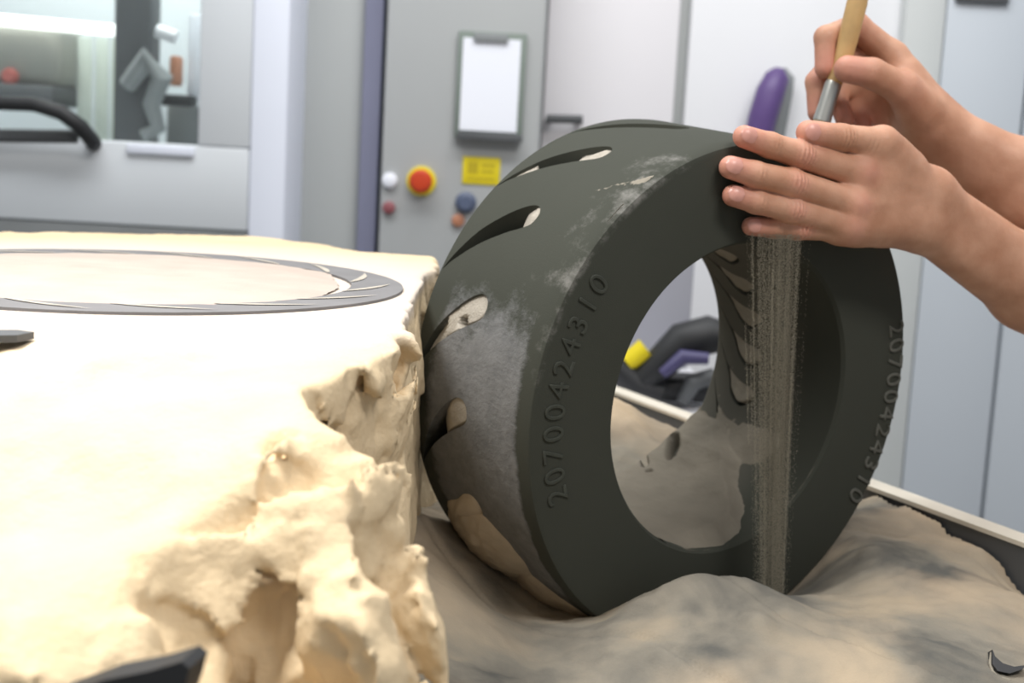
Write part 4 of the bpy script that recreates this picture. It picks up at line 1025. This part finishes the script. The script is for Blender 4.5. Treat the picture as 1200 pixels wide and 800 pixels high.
(V1, Q1), (V2, Q2), (V3, Q3), feet, (V5, Q5), head = body_coarse()
person = empty('person', (.98, 1.12, 0)); tag(person, 'person reaching in, one bare hand flat on the ring, the other holding a brush', 'person')
Vall = np.concatenate([VL, VR, V1]); Qall = np.concatenate([QL, QR + len(VL), Q1 + len(VL) + len(VR)])
bme = mesh_fast(Vall, Qall)
fl = np.zeros(len(Vall), np.float32)
for p, r, a in flush_pts: fl = np.maximum(fl, a * np.exp(-((Vall - p) ** 2).sum(1) / r ** 2).astype(np.float32))
A_ = bme.attributes.new('flush', 'FLOAT', 'POINT'); A_.data.foreach_set('value', fl)
link('body', bme, M['skin'], person)
link('shirt', mesh_fast(V2, Q2), M['shirt'], person); link('trousers', mesh_fast(V3, Q3), M['trousers'], person); link('hair', mesh_fast(V5, Q5), M['hair'], person)
for vf, qf in feet: link('shoe', mesh_fast(vf, qf), M['black'], person)
for s_ in (-1, 1):
    e_ = head + np.array([-.078, s_ * .032, .02])
    eo = MB().lathe(e_, (-1, 0, 0), [(.006, -.004), (.011, 0), (.009, .005), (.002, .008)], 14).build('eye', M['eye_white'], person)
    MB().lathe(e_ + np.array([-.0065, 0, 0]), (-1, 0, 0), [(.005, 0), (.004, .0015), (.001, .002)], 12).build('iris', M['iris'], eo)
MB().tube([head + np.array([-.080, -.022, -.062]), head + np.array([-.090, 0, -.06]), head + np.array([-.080, .022, -.062])], [.003, .006, .003], 10).build('mouth', M['lip'], person)

def nail(tip, nxt, r, dorsal, w=.0055, L=.011, fwd_=.001):
    ax = (tip - nxt) / np.linalg.norm(tip - nxt); d = dorsal - ax * (dorsal @ ax); d /= np.linalg.norm(d); s_ = np.cross(ax, d)
    vs, fs = [], []; nu, nv = 10, 10
    for i in range(nu + 1):
        for j in range(nv + 1):
            a = i / nu * 2 - 1; b = j / nv * 2 - 1
            ww = w * math.sqrt(max(0, 1 - abs(b) ** 3.5)); ang = a * ww / r
            t = b * L / 2 + fwd_
            over = max(0, t); rr = math.sqrt(max(r * r - over * over, (r * .55) ** 2)) + .0009
            p = tip + ax * (t) + (d * math.cos(ang) + s_ * math.sin(ang)) * rr
            vs.append(p)
    for i in range(nu):
        for j in range(nv): fs.append((i * (nv + 1) + j, i * (nv + 1) + j + 1, (i + 1) * (nv + 1) + j + 1, (i + 1) * (nv + 1) + j))
    me = mesh_of(vs, fs); return link('fingernail', me, M['nail'], person)
for f_, r_ in ((idx_, .0086), (mid_, .0088), (rin_, .0083), (lit_, .0072)): nail(f_[0], f_[1], r_, n_ + np.array([0, 0, .25]), r_ * .72, r_ * 1.5, .0008)
nail(thu_[0], thu_[1], .0094, n_ + np.array([0, 0, .1]), .0064, .0125, .0015)
nail(inr[0], inr[1], .0082, np.array([-.8, -.6, .1]), .0058, .011, .001)

# ================================================================== THE BRUSH
def brush():
    top = at(1022, -70, YH + .018); a = at(1004, 5, YH + .014); b = at(994, 45, YH + .012); c = at(986, 78, YH + .011); d = at(976, 100, YH + .010); e = at(963, 142, YH + .008); tip = at(950, 178, YH - .0)
    br_ = empty('paint_brush', tuple(tip)); tag(br_, 'paint brush with a wooden handle and steel ferrule, held in the rear hand', 'brush')
    MB().tube([top, top * .5 + a * .5, a, b, c, d], [.004, .0072, .0092, .0088, .0078, .0068], 16).build('handle', M['wood'], br_)
    MB().tube([d + (c - d) * .15, d, d * .5 + e * .5, e], [.0072, .0075, .0074, .0080], 18).build('ferrule', M['steel'], br_)
    MB().tube([e, e * .5 + tip * .5, tip], [.0074, .0080, .0050], 14).build('bristles', M['bristle'], br_)
brush()
# pale sand smeared on the tread
streak(50.3, .042, 57.3, .006, 1.7, .0004)
streak(43.5, .004, 48.5, .004, .6, .0006)
